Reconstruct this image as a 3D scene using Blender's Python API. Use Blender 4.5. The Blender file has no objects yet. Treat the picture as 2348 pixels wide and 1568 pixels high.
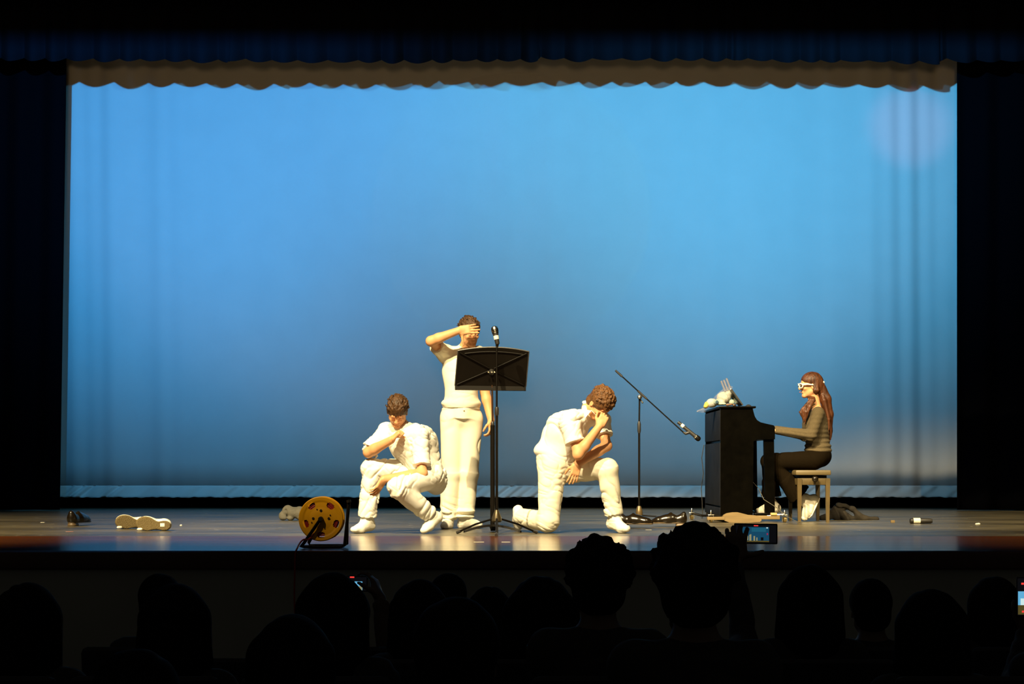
import bpy, math, random
import numpy as np
from mathutils import Vector, Matrix

# ------------------------------------------------------------------ camera, world, lights, exposure
F = 3920.0            # focal length in pixels of the 2348x1568 frame
HZ = 1070.0           # horizon row
CZ = 0.52             # camera height above the stage floor (z = 0)
SC = bpy.context.scene
COL = SC.collection
cam_d = bpy.data.cameras.new('camera'); cam = bpy.data.objects.new('camera', cam_d); COL.objects.link(cam)
cam.location = (0, 0, CZ); cam.rotation_euler = (math.pi / 2, 0, 0)
cam_d.sensor_width = 36; cam_d.lens = 36 * F / 2348; cam_d.shift_y = (HZ - 784) / 2348
cam_d.clip_start = 0.05; cam_d.clip_end = 200
SC.camera = cam
SC.view_settings.view_transform = 'Standard'; SC.view_settings.look = 'None'
SC.view_settings.gamma = 1; SC.view_settings.exposure = 0.0; SC.view_settings.use_curve_mapping = False
W = bpy.data.worlds.new('world'); SC.world = W; W.use_nodes = True
W.node_tree.nodes['Background'].inputs[0].default_value = (1.0, 0.95, 0.8, 1)
W.node_tree.nodes['Background'].inputs[1].default_value = 0.018


def spot(name, loc, aim, power, color, deg, blend, radius):
    d = bpy.data.lights.new(name, 'SPOT'); o = bpy.data.objects.new(name, d); COL.objects.link(o)
    o.location = loc
    o.rotation_euler = (Vector(aim) - Vector(loc)).to_track_quat('-Z', 'Y').to_euler()
    d.energy = power; d.color = color; d.spot_size = math.radians(deg); d.spot_blend = blend
    d.shadow_soft_size = radius
    return o


WARM = (1.0, 0.79, 0.44)
spot('front_spotlight', (-5.4, 4.2, 9.6), (-0.5, 14.2, 0.75), 12500, WARM, 26.5, 0.55, 0.08)
spot('front_spotlight', (-1.2, 4.0, 9.4), (0.1, 14.3, 0.75), 11500, WARM, 26, 0.55, 0.08)
spot('added_warm_fill', (0, -2, 0.85), (0, 21.5, 7.6), 1300, (1.0, 0.62, 0.27), 36, 0.3, 0.3)  # added fill lamp, warms the dim band at the top of the backdrop
spot('front_spotlight', (-2.6, 5.6, 9.6), (3.3, 16.6, 0.4), 16000, WARM, 23, 0.8, 0.08)
spot('front_spotlight', (-7.5, 6.5, 8.8), (-4.8, 14.2, 0.0), 15000, WARM, 36, 1.0, 0.10)
spot('front_spotlight', (6.5, 6.5, 8.8), (4.4, 14.6, 0.0), 7000, WARM, 40, 1.0, 0.10)
# blue washes on the pipe over the performers
spot('blue_wash', (-3.9, 13.5, 4.42), (-4.1, 21.5, 5.3), 3200, (0.038, 0.41, 1.0), 76, 1.0, 0.022)
spot('blue_wash', (-0.3, 13.5, 4.42), (-0.3, 21.5, 2.6), 1150, (0.05, 0.43, 0.76), 110, 1.0, 0.022)
spot('blue_wash', (3.1, 13.5, 4.42), (3.1, 21.5, 5.4), 3500, (0.06, 0.50, 0.95), 76, 1.0, 0.022)
spot('red_wash', (-0.3, 13.4, 4.40), (0.0, 21.5, 1.5), 90, (1.0, 0.68, 0.36), 100, 1.0, 0.12)
spot('pink_wash', (3.4, 13.5, 4.42), (5.0, 21.5, 4.8), 420, (1.0, 0.40, 0.60), 9, 0.8, 0.08)

# ------------------------------------------------------------------ helpers
def px(x, y, Y):
    return np.array([(x - 1174) * Y / F, Y, CZ + (HZ - y) * Y / F])


def floorY(y):
    return F * CZ / (y - HZ)


def v3(*a):
    return np.array(a, dtype=float)


def nrm(a):
    a = np.asarray(a, float); return a / (np.linalg.norm(a) + 1e-12)


def frame(fwd, up):
    """columns: right, forward, up"""
    f = nrm(fwd); r = nrm(np.cross(f, up)); u = np.cross(r, f)
    return np.stack([r, f, u], axis=1)


def mat(name, col, rough=0.6, metal=0.0, spec=0.5, var=0.0, vscale=8.0, bump=0.0, bscale=60.0, emit=None, estr=0.0,
        alpha=1.0, trans=0.0, sheen=0.0, coat=0.0, stretch=None):
    m = bpy.data.materials.new(name); m.use_nodes = True
    nt = m.node_tree; b = nt.nodes['Principled BSDF']
    b.inputs['Base Color'].default_value = (*col, 1); b.inputs['Roughness'].default_value = rough
    b.inputs['Metallic'].default_value = metal; b.inputs['Specular IOR Level'].default_value = spec
    b.inputs['Alpha'].default_value = alpha; b.inputs['Transmission Weight'].default_value = trans
    b.inputs['Sheen Weight'].default_value = sheen; b.inputs['Coat Weight'].default_value = coat
    if emit:
        b.inputs['Emission Color'].default_value = (*emit, 1); b.inputs['Emission Strength'].default_value = estr
    tc = nt.nodes.new('ShaderNodeTexCoord'); mp = nt.nodes.new('ShaderNodeMapping')
    nt.links.new(tc.outputs['Object'], mp.inputs[0])
    if stretch: mp.inputs['Scale'].default_value = stretch
    if var > 0:
        n = nt.nodes.new('ShaderNodeTexNoise'); n.inputs['Scale'].default_value = vscale; n.inputs['Detail'].default_value = 4
        nt.links.new(mp.outputs[0], n.inputs['Vector'])
        r = nt.nodes.new('ShaderNodeValToRGB')
        r.color_ramp.elements[0].position = 0.3; r.color_ramp.elements[1].position = 0.7
        r.color_ramp.elements[0].color = (*[c * (1 - var) for c in col], 1)
        r.color_ramp.elements[1].color = (*[min(1, c * (1 + var)) for c in col], 1)
        nt.links.new(n.outputs['Fac'], r.inputs[0]); nt.links.new(r.outputs[0], b.inputs['Base Color'])
    if bump > 0:
        n2 = nt.nodes.new('ShaderNodeTexNoise'); n2.inputs['Scale'].default_value = bscale; n2.inputs['Detail'].default_value = 3
        nt.links.new(mp.outputs[0], n2.inputs['Vector'])
        bp = nt.nodes.new('ShaderNodeBump'); bp.inputs['Strength'].default_value = bump; bp.inputs['Distance'].default_value = 0.01
        nt.links.new(n2.outputs['Fac'], bp.inputs['Height']); nt.links.new(bp.outputs[0], b.inputs['Normal'])
    return m


M = {}
M['skin'] = mat('skin', (0.66, 0.33, 0.155), 0.55, var=0.08, vscale=14)
M['skin_shaded'] = mat('skin_shadowed_audience', (0.10, 0.06, 0.04), 0.6, var=0.1)  # darker copy of skin, the audience's shade put into its colour
M['hair_brown'] = mat('brown_hair', (0.060, 0.028, 0.010), 0.5, spec=0.35, var=0.5, vscale=60, bump=0.6, bscale=140, stretch=(1, 1, .35))
M['hair_curly'] = mat('chestnut_curly_hair', (0.10, 0.043, 0.013), 0.5, spec=0.35, var=0.5, vscale=45, bump=0.7, bscale=110)
M['hair_long'] = mat('long_auburn_hair', (0.075, 0.024, 0.008), 0.45, spec=0.4, var=0.55, vscale=40, bump=0.6, bscale=120, stretch=(1, 1, .12))
M['hair_black'] = mat('dark_hair', (0.006, 0.005, 0.004), 0.9, spec=.05, var=0.3, vscale=50)
M['white_cotton'] = mat('white_cotton', (0.84, 0.83, 0.76), 0.85, var=0.03, vscale=10, bump=0.12, bscale=220)
M['cream_cotton'] = mat('cream_cotton', (0.82, 0.78, 0.64), 0.85, var=0.03, vscale=10, bump=0.12, bscale=220)
M['sock'] = mat('white_sock_knit', (0.86, 0.84, 0.76), 0.9, bump=0.3, bscale=300)
M['olive_knit'] = mat('olive_grey_knit', (0.072, 0.052, 0.023), 0.9, var=0.12, vscale=60, bump=0.3, bscale=200)
M['black_cloth'] = mat('black_trouser_cloth', (0.0065, 0.0042, 0.0018), 0.9, spec=0.03, bump=0.15)
M['canvas_white'] = mat('white_canvas', (0.85, 0.80, 0.66), 0.75)
M['white_plastic'] = mat('white_plastic', (0.85, 0.82, 0.75), 0.3)
M['lens'] = mat('dark_lens', (0.02, 0.015, 0.012), 0.1)
M['black_metal'] = mat('black_painted_metal', (0.004, 0.003, 0.002), 0.48, spec=0.12, var=0.2)
M['chrome'] = mat('chrome', (0.75, 0.70, 0.58), 0.22, metal=1.0)
M['gold_metal'] = mat('brass', (0.75, 0.60, 0.30), 0.28, metal=1.0)
M['black_plastic'] = mat('black_plastic', (0.02, 0.018, 0.016), 0.45)
M['piano'] = mat('black_piano_lacquer', (0.0012, 0.0010, 0.0006), 0.3, spec=0.05, var=0.35, vscale=12)
M['key_white'] = mat('ivory_key', (0.8, 0.78, 0.7), 0.3)
M['bench'] = mat('worn_bench_lacquer', (0.075, 0.052, 0.020), 0.45, spec=0.3, var=0.15)
M['bench_pad'] = mat('bench_vinyl', (0.10, 0.072, 0.030), 0.5, var=0.1)
M['plywood'] = mat('raw_plywood', (0.15, 0.10, 0.038), 0.7, var=0.15, vscale=5, stretch=(1, 8, 8))
M['yellow'] = mat('amber_yellow_plastic', (0.90, 0.42, 0.003), 0.45, var=0.06, vscale=6)
M['red_cable'] = mat('red_rubber', (0.34, 0.025, 0.02), 0.5)
M['gray_cloth'] = mat('grey_felt_cloth', (0.075, 0.068, 0.05), 0.9, var=0.25, vscale=12, bump=0.4, bscale=90)
M['dark_cloth'] = mat('dark_brown_cloth', (0.014, 0.010, 0.005), 0.9, var=0.3, vscale=10, bump=0.3)
M['leather'] = mat('black_polished_leather', (0.008, 0.005, 0.002), 0.22, spec=0.5, coat=0.15)
M['leather_sole'] = mat('tan_sole_edge', (0.10, 0.065, 0.03), 0.5)
M['gum'] = mat('tan_gum_rubber', (0.13, 0.092, 0.030), 0.7, bump=0.8, bscale=160)
M['plush'] = mat('white_plush', (0.36, 0.36, 0.31), 0.95, bump=0.4, bscale=150)
M['plush_yellow'] = mat('yellow_plush', (0.55, 0.42, 0.08), 0.95, bump=0.4, bscale=150)
M['plush_gray'] = mat('slate_plush', (0.03, 0.06, 0.085), 0.9)
M['plush_teal'] = mat('pale_mint_plush', (0.26, 0.33, 0.28), 0.9, bump=0.4, bscale=150)
M['tape'] = mat('white_tape', (0.8, 0.76, 0.6), 0.6)
M['cello'] = mat('clear_cellophane', (0.30, 0.30, 0.34), 0.12, spec=.8, alpha=0.16)
M['paper_brown'] = mat('brown_tissue', (0.14, 0.08, 0.05), 0.7)
M['cup'] = mat('clear_plastic', (0.22, 0.20, 0.20), 0.1, alpha=0.45)


class MB:
    def __init__(s): s.v = []; s.f = []

    def add(s, V, Fc):
        n = len(s.v); s.v.extend([tuple(map(float, p)) for p in V]); s.f.extend([tuple(i + n for i in f) for f in Fc]); return s

    def box(s, c, size, R=None, bev=0.0):
        c = np.asarray(c, float); h = np.asarray(size, float) / 2
        b = min(bev, h.min() * 0.9)
        if b <= 0:
            V = [(sx * h[0], sy * h[1], sz * h[2]) for sx in (-1, 1) for sy in (-1, 1) for sz in (-1, 1)]
            Fc = [(0, 1, 3, 2), (4, 6, 7, 5), (0, 4, 5, 1), (2, 3, 7, 6), (0, 2, 6, 4), (1, 5, 7, 3)]
        else:
            import bmesh
            bm = bmesh.new(); bmesh.ops.create_cube(bm, size=1.0)
            for v in bm.verts: v.co = Vector((v.co.x * h[0] * 2, v.co.y * h[1] * 2, v.co.z * h[2] * 2))
            bmesh.ops.bevel(bm, geom=bm.edges[:], offset=b, segments=2, profile=0.5, affect='EDGES')
            bm.verts.index_update()
            V = [tuple(v.co) for v in bm.verts]; Fc = [tuple(v.index for v in f.verts) for f in bm.faces]; bm.free()
        V = np.array(V)
        if R is not None: V = V @ np.asarray(R).T
        return s.add(V + c, Fc)

    def tube(s, pts, r, n=12, caps=True, flat=1.0):
        P = [np.asarray(p, float) for p in pts]; m = len(P)
        rr = [r] * m if np.isscalar(r) else list(r)
        T = [nrm(P[min(i + 1, m - 1)] - P[max(i - 1, 0)]) for i in range(m)]
        a = v3(0, 0, 1) if abs(T[0][2]) < 0.9 else v3(1, 0, 0)
        u = nrm(np.cross(T[0], a)); V = []
        for i in range(m):
            u = nrm(u - T[i] * np.dot(u, T[i])); w = np.cross(T[i], u)
            for k in range(n):
                t = 2 * math.pi * k / n
                V.append(P[i] + rr[i] * (math.cos(t) * u + math.sin(t) * w * flat))
        Fc = [(i * n + k, i * n + (k + 1) % n, (i + 1) * n + (k + 1) % n, (i + 1) * n + k) for i in range(m - 1) for k in range(n)]
        if caps: Fc += [tuple(range(n))[::-1], tuple((m - 1) * n + k for k in range(n))]
        return s.add(V, Fc)

    def lathe(s, prof, o, ax=(0, 0, 1), n=24):
        ax = nrm(ax); P = [np.asarray(o, float) + ax * z for _, z in prof]
        a = v3(0, 0, 1) if abs(ax[2]) < 0.9 else v3(1, 0, 0); u = nrm(np.cross(ax, a)); w = np.cross(ax, u)
        V = [P[i] + max(prof[i][0], 1e-4) * (math.cos(2 * math.pi * k / n) * u + math.sin(2 * math.pi * k / n) * w) for i in range(len(prof)) for k in range(n)]
        m = len(prof)
        Fc = [(i * n + k, i * n + (k + 1) % n, (i + 1) * n + (k + 1) % n, (i + 1) * n + k) for i in range(m - 1) for k in range(n)]
        Fc += [tuple(range(n))[::-1], tuple((m - 1) * n + k for k in range(n))]
        return s.add(V, Fc)

    def prism(s, out, a, b):
        """outline: list of 3-D points (front); extruded from offset a to offset b"""
        n = len(out); out = [np.asarray(p, float) for p in out]
        V = [p + a for p in out] + [p + b for p in out]
        Fc = [(i, (i + 1) % n, n + (i + 1) % n, n + i) for i in range(n)] + [tuple(range(n))[::-1], tuple(range(n, 2 * n))]
        return s.add(V, Fc)


ORG = {}


def newmesh(name, V, Fc, m, smooth=True):
    me = bpy.data.meshes.new(name)
    V = np.asarray(V, np.float32)
    if isinstance(Fc, np.ndarray):
        me.vertices.add(len(V)); me.vertices.foreach_set('co', V.ravel())
        me.loops.add(Fc.size); me.loops.foreach_set('vertex_index', Fc.ravel().astype(np.int32))
        me.polygons.add(len(Fc)); me.polygons.foreach_set('loop_start', np.arange(0, Fc.size, 4, dtype=np.int32))
        me.update(calc_edges=True); me.validate()
    else:
        me.from_pydata([tuple(map(float, p)) for p in V], [], Fc); me.update()
    me.polygons.foreach_set('use_smooth', [smooth] * len(me.polygons))
    me.materials.append(m)
    return me


def obj(name, g, m, parent=None, org=None, local=False, smooth=True, sharp=None):
    """g: MB or (V, F) arrays in world space (or in the parent's space if local)"""
    V, Fc = (np.array(g.v), g.f) if isinstance(g, MB) else g
    base = ORG.get(parent.name, v3(0, 0, 0)) if (parent and not local) else v3(0, 0, 0)
    if org is not None and parent is None: base = np.asarray(org, float)
    me = newmesh(name, np.asarray(V) - base, Fc, m, smooth)
    if isinstance(g, MB) and smooth:
        import bmesh
        bm = bmesh.new(); bm.from_mesh(me); bmesh.ops.recalc_face_normals(bm, faces=bm.faces[:])
        for e in bm.edges:
            if len(e.link_faces) == 2 and e.calc_face_angle(0) > 0.6: e.smooth = False
        bm.to_mesh(me); bm.free()
    o = bpy.data.objects.new(name, me); COL.objects.link(o)
    if parent:
        o.parent = parent; ORG[o.name] = base
    else:
        o.location = base; ORG[o.name] = base
    return o


def tag(o, label=None, cat=None, group=None, kind=None):
    if label: o['label'] = label
    if cat: o['category'] = cat
    if group: o['group'] = group
    if kind: o['kind'] = kind
    return o


def thing(name, loc, label, cat, group=None, rot=None):
    o = bpy.data.objects.new(name, None); COL.objects.link(o); o.location = tuple(map(float, loc)); o.empty_display_size = 0.05
    if rot is not None: o.rotation_euler = rot
    ORG[o.name] = np.asarray(loc, float)
    return tag(o, label, cat, group)


# ------------------------------------------------------------------ implicit-surface modeller
class SDF:
    def __init__(s, h=0.006): s.h = h; s.ops = []

    def _add(s, op, fn, lo, hi, k): s.ops.append((op, fn, np.minimum(lo, hi), np.maximum(lo, hi), k)); return s

    def cone(s, a, b, ra, rb=None, k=0.02, op='u', flat=False):
        a = np.asarray(a, float); b = np.asarray(b, float); rb = ra if rb is None else rb
        ab = b - a; L = np.linalg.norm(ab) + 1e-9; d = ab / L

        def fn(X, Y, Z):
            px_, py_, pz_ = X - a[0], Y - a[1], Z - a[2]
            t = px_ * d[0] + py_ * d[1] + pz_ * d[2]
            if flat:
                rad = np.sqrt(np.maximum(px_ ** 2 + py_ ** 2 + pz_ ** 2 - t ** 2, 0))
                return np.maximum(rad - (ra + (rb - ra) * np.clip(t / L, 0, 1)), np.maximum(-t, t - L))
            tc = np.clip(t, 0, L)
            return np.sqrt((px_ - tc * d[0]) ** 2 + (py_ - tc * d[1]) ** 2 + (pz_ - tc * d[2]) ** 2) - (ra + (rb - ra) * tc / L)
        R = max(ra, rb)
        return s._add(op, fn, np.minimum(a, b) - R, np.maximum(a, b) + R, k)

    def chain(s, pts, rs, k=0.02, op='u'):
        for i in range(len(pts) - 1): s.cone(pts[i], pts[i + 1], rs[i], rs[i + 1], k, op)
        return s

    def ell(s, c, r, R=None, k=0.02, op='u'):
        c = np.asarray(c, float); r = np.asarray(r, float); R = np.eye(3) if R is None else np.asarray(R)

        def fn(X, Y, Z):
            q = [(X - c[0]) * R[0, i] + (Y - c[1]) * R[1, i] + (Z - c[2]) * R[2, i] for i in range(3)]
            k0 = np.sqrt(sum((q[i] / r[i]) ** 2 for i in range(3))) + 1e-9
            k1 = np.sqrt(sum((q[i] / r[i] ** 2) ** 2 for i in range(3))) + 1e-9
            return k0 * (k0 - 1) / k1
        e = np.sqrt(((R * r) ** 2).sum(axis=1))
        return s._add(op, fn, c - e, c + e, k)

    def box(s, c, half, R=None, rnd=0.005, k=0.01, op='u'):
        c = np.asarray(c, float); hf = np.asarray(half, float) - rnd; R = np.eye(3) if R is None else np.asarray(R)

        def fn(X, Y, Z):
            q = [np.abs((X - c[0]) * R[0, i] + (Y - c[1]) * R[1, i] + (Z - c[2]) * R[2, i]) - hf[i] for i in range(3)]
            return np.sqrt(sum(np.maximum(a, 0) ** 2 for a in q)) + np.minimum(np.maximum(q[0], np.maximum(q[1], q[2])), 0) - rnd
        e = (np.abs(R) * (hf + rnd)).sum(axis=1)
        return s._add(op, fn, c - e, c + e, k)

    def cut(s, p, n):
        """remove everything on the side the normal n points to"""
        p = np.asarray(p, float); n = nrm(n)
        s.ops.append(('i', lambda X, Y, Z: (X - p[0]) * n[0] + (Y - p[1]) * n[1] + (Z - p[2]) * n[2], None, None, 0)); return s

    def mesh(s, disp=None):
        h = s.h
        us = [o for o in s.ops if o[0] == 'u']
        lo = np.min([o[2] for o in us], axis=0) - 4 * h; hi = np.max([o[3] for o in us], axis=0) + 4 * h
        n = np.ceil((hi - lo) / h).astype(int) + 1
        D = np.full(n, 0.2, np.float32)
        ax = [(lo[i] + h * np.arange(n[i])).astype(np.float32) for i in range(3)]
        for op, fn, a, b, k in s.ops:
            if a is None: sl = [slice(0, n[i]) for i in range(3)]
            else:
                m = k + 3 * h
                i0 = np.clip(((a - m - lo) / h).astype(int), 0, n - 1); i1 = np.clip(((b + m - lo) / h).astype(int) + 2, 0, n)
                if (i1 <= i0).any(): continue
                sl = [slice(i0[i], i1[i]) for i in range(3)]
            X = ax[0][sl[0]][:, None, None]; Y = ax[1][sl[1]][None, :, None]; Z = ax[2][sl[2]][None, None, :]
            d = fn(X, Y, Z).astype(np.float32); cur = D[tuple(sl)]
            if op == 'u':
                r = np.minimum(cur, d)
                if k > 0: r = r - np.maximum(k - np.abs(cur - d), 0) ** 2 / (4 * k)
            elif op == 's':
                r = np.maximum(cur, -d)
                if k > 0: r = r + np.maximum(k - np.abs(cur + d), 0) ** 2 / (4 * k)
            else: r = np.maximum(cur, d)
            D[tuple(sl)] = r
        if disp is not None:
            I = np.nonzero(np.abs(D) < 0.03)
            P = [ax[i][I[i]] for i in range(3)]
            D[I] += disp(*P).astype(np.float32)
        D[0], D[-1] = 0.1, 0.1; D[:, 0], D[:, -1] = 0.1, 0.1; D[:, :, 0], D[:, :, -1] = 0.1, 0.1
        return nets(D, lo, h)


def nets(D, lo, h):
    ins = D < 0
    c = np.zeros(tuple(x - 1 for x in D.shape), np.uint8)
    for dx in (0, 1):
        for dy in (0, 1):
            for dz in (0, 1):
                c += ins[dx:D.shape[0] - 1 + dx, dy:D.shape[1] - 1 + dy, dz:D.shape[2] - 1 + dz]
    I = np.nonzero((c > 0) & (c < 8)); I = np.stack(I, 1)
    idx = np.full(c.shape, -1, np.int32); idx[I[:, 0], I[:, 1], I[:, 2]] = np.arange(len(I))
    acc = np.zeros((len(I), 3)); cnt = np.zeros(len(I))
    cor = [(x, y, z) for x in (0, 1) for y in (0, 1) for z in (0, 1)]
    val = {q: D[I[:, 0] + q[0], I[:, 1] + q[1], I[:, 2] + q[2]] for q in cor}
    for a in cor:
        for i in range(3):
            if a[i]: continue
            b = list(a); b[i] = 1; b = tuple(b); va, vb = val[a], val[b]
            m = (va < 0) != (vb < 0); t = np.where(m, va / np.where(m, va - vb, 1), 0)
            p = np.repeat(np.array(a, float)[None], len(I), 0); p[:, i] = t
            acc += p * m[:, None]; cnt += m
    V = lo + h * (I + acc / cnt[:, None])
    quads = []
    for i in range(3):
        j, k = (i + 1) % 3, (i + 2) % 3
        s0 = [slice(None)] * 3; s1 = [slice(None)] * 3; s0[i] = slice(0, -1); s1[i] = slice(1, None)
        A, B = ins[tuple(s0)], ins[tuple(s1)]
        E = np.stack(np.nonzero(A != B), 1)
        E = E[(E[:, j] > 0) & (E[:, k] > 0)]
        pos = A[E[:, 0], E[:, 1], E[:, 2]]
        def g(dj, dk):
            q = E.copy(); q[:, j] -= dj; q[:, k] -= dk; return idx[q[:, 0], q[:, 1], q[:, 2]]
        Q = np.stack([g(1, 1), g(0, 1), g(0, 0), g(1, 0)], 1)
        Q[~pos] = Q[~pos][:, ::-1]
        quads.append(Q)
    Q = np.concatenate(quads); Q = Q[(Q >= 0).all(1)]
    return V, Q


def noise3(x, y, z, seed=0):
    xi, yi, zi = [np.floor(q).astype(np.int64) for q in (x, y, z)]
    fx, fy, fz = [q - i for q, i in ((x, xi), (y, yi), (z, zi))]
    fx, fy, fz = [q * q * (3 - 2 * q) for q in (fx, fy, fz)]

    def hsh(a, b, c):
        n = (a * 73856093) ^ (b * 19349663) ^ (c * 83492791) ^ (seed * 2654435761)
        n = (n ^ (n >> 13)) * 1274126177 & 0x7fffffff
        return ((n ^ (n >> 16)) & 0xffff) / 65535.0
    r = 0
    for dx in (0, 1):
        for dy in (0, 1):
            for dz in (0, 1):
                r = r + hsh(xi + dx, yi + dy, zi + dz) * (fx if dx else 1 - fx) * (fy if dy else 1 - fy) * (fz if dz else 1 - fz)
    return r


def wrinkle(amp, fr, d, seed=0, e=0.0, aspect=.34):
    """irregular cloth folds: creases spaced along d, long across it"""
    d = nrm(d); a = nrm(np.cross(d, (.31, .83, .2))); b = np.cross(d, a); f = fr / 2.6

    def fn(X, Y, Z):
        X, Y, Z = [q.astype(float) for q in (X, Y, Z)]
        u = X * d[0] + Y * d[1] + Z * d[2]; v = X * a[0] + Y * a[1] + Z * a[2]; w = X * b[0] + Y * b[1] + Z * b[2]
        wp = noise3(u * 7, v * 7, w * 7, seed + 5) * 1.7
        n = noise3(u * f + wp, v * f * aspect + wp, w * f * aspect, seed)
        m = np.clip((noise3(u * 5, v * 5, w * 5, seed + 9) - .25) * 2, 0, 1)
        r = 1 - np.abs(2 * n - 1)
        return amp * m * (1.9 * r ** 4 - .35) + e
    return fn


def adds(*fs):
    return lambda X, Y, Z: sum(f(X, Y, Z) for f in fs)


# ------------------------------------------------------------------ figure kit
def head(S, c, R, sc=1.0, female=False):
    T = lambda x, y, z: c + R @ (v3(x, y, z) * sc)
    e = lambda p, r, k=0.015, op='u': S.ell(T(*p), np.array(r) * sc, R, k, op)
    e((0, -.012, .035), (.074, .094, .082))
    e((0, .020, -.022), (.060, .066, .080), .03)
    for sx in (-1, 1): S.cone(T(sx * .045, .005, -.055), T(sx * .012, .062, -.092), .022 * sc, .018 * sc, .02)
    e((0, .064, -.090), (.024, .018, .018))
    S.cone(T(-.032, .078, .020), T(.032, .078, .020), .0105 * sc, None, .012)
    for sx in (-1, 1):
        e((sx * .031, .090, .001), (.016, .012, .010), .008, 's')
        e((sx * .031, .074, .000), (.0125, .0125, .0115), .002)
        e((sx * .036, .060, -.025), (.022, .020, .018), .012)
        e((sx * .074, -.006, -.008), (.009, .019, .031), .004)
        e((sx * .083, .000, -.008), (.006, .010, .018), .004, 's')
    S.cone(T(0, .084, .008), T(0, .103, -.026), .0075 * sc, .0115 * sc, .008)
    for sx in (-1, 1): e((sx * .011, .094, -.030), (.008, .010, .007), .005)
    S.cone(T(-.019, .078, -.052), T(.019, .078, -.052), .007 * sc, None, .004)
    S.cone(T(-.016, .078, -.063), T(.016, .078, -.063), .0075 * sc, None, .004)
    return T


def hand(S, w, u, n, thumb, curl=(10, 10, 10), spread=3.0, sc=1.0, tcurl=0.4, length=1.0, tu=.8):
    """w wrist, u finger direction, n direction the palm faces, thumb: vector to the thumb's side"""
    u = nrm(u); n = nrm(np.asarray(n, float) - u * np.dot(n, u)); t = np.cross(u, n)
    if np.dot(t, thumb) < 0: t = -t
    R = np.stack([t, u, n], axis=1)
    S.ell(w + u * .02 * sc, np.array([.027, .035, .019]) * sc, R, .015)
    S.box(w + u * .052 * sc, np.array([.038, .042, .0125]) * sc, R, .012 * sc, .012)
    S.cone(w + t * .022 * sc + u * .02 * sc + n * .006 * sc, w + t * .030 * sc + u * .052 * sc + n * .008 * sc, .015 * sc, .012 * sc, .01)
    for i, (off, L, r) in enumerate(((.0295, .070, .0088), (.0100, .078, .0090), (-.0095, .072, .0086), (-.0280, .056, .0078))):
        p = w + (u * (.090 - .004 * (i == 3) + .003 * (i == 1)) + t * off) * sc
        ang = math.radians(spread) * (1.5 - i); dr = nrm(u * math.cos(ang) + t * math.sin(ang)); acc = 0
        nn = n
        for q, (fr, cu) in enumerate(zip((.45, .30, .25), curl)):
            acc = math.radians(cu * (1 + .06 * i)); nd = nrm(dr * math.cos(acc) + nn * math.sin(acc)); nn = nrm(nn * math.cos(acc) - dr * math.sin(acc)); dr = nd
            p2 = p + dr * L * fr * sc * length
            S.cone(p, p2, r * sc * (1 - .09 * q), r * sc * (.93 - .09 * q), .003 if q else .006); p = p2
    a = w + (t * .028 + u * .028 + n * .004) * sc
    b = a + nrm(t * .75 + u * tu * .9 + n * tcurl) * .036 * sc
    c = b + nrm(t * (.25 + .6 * max(0, .8 - tu)) + u * (tu + .1) + n * tcurl * 1.3) * .030 * sc
    d = c + nrm(t * (.02 + .6 * max(0, .8 - tu)) + u * (tu + .15) + n * tcurl * 1.5) * .024 * sc
    S.cone(a, b, .0135 * sc, .0105 * sc, .008); S.cone(b, c, .0105 * sc, .0095 * sc, .004); S.cone(c, d, .0095 * sc, .0075 * sc, .003)


def foot(S, ankle, toe, floor=None, sc=1.0, g=0.0, heel=None):
    f = nrm(toe - ankle) if heel is None else nrm(toe - heel)
    fl = nrm(v3(f[0], f[1], 0)) if heel is None else f
    he = ankle - fl * .035 * sc + v3(0, 0, -.045) * sc if heel is None else heel
    ball = toe - fl * .06 * sc
    S.cone(ankle, he, (.038 + g) * sc, (.034 + g) * sc, .03)
    S.cone(ankle, ball, (.036 + g) * sc, (.031 + g) * sc, .035)
    S.cone(he, ball, (.033 + g) * sc, (.035 + g) * sc, .03)
    sd = nrm(np.cross(fl, v3(0, 0, 1)) + 1e-6)
    S.cone(ball + sd * .016 * sc, toe + sd * .008 * sc, (.028 + g) * sc, (.022 + g) * sc, .02)
    S.cone(ball - sd * .016 * sc, toe - sd * .014 * sc - fl * .01, (.028 + g) * sc, (.020 + g) * sc, .02)
    if floor is not None: S.cut(v3(0, 0, floor), (0, 0, -1))


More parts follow.
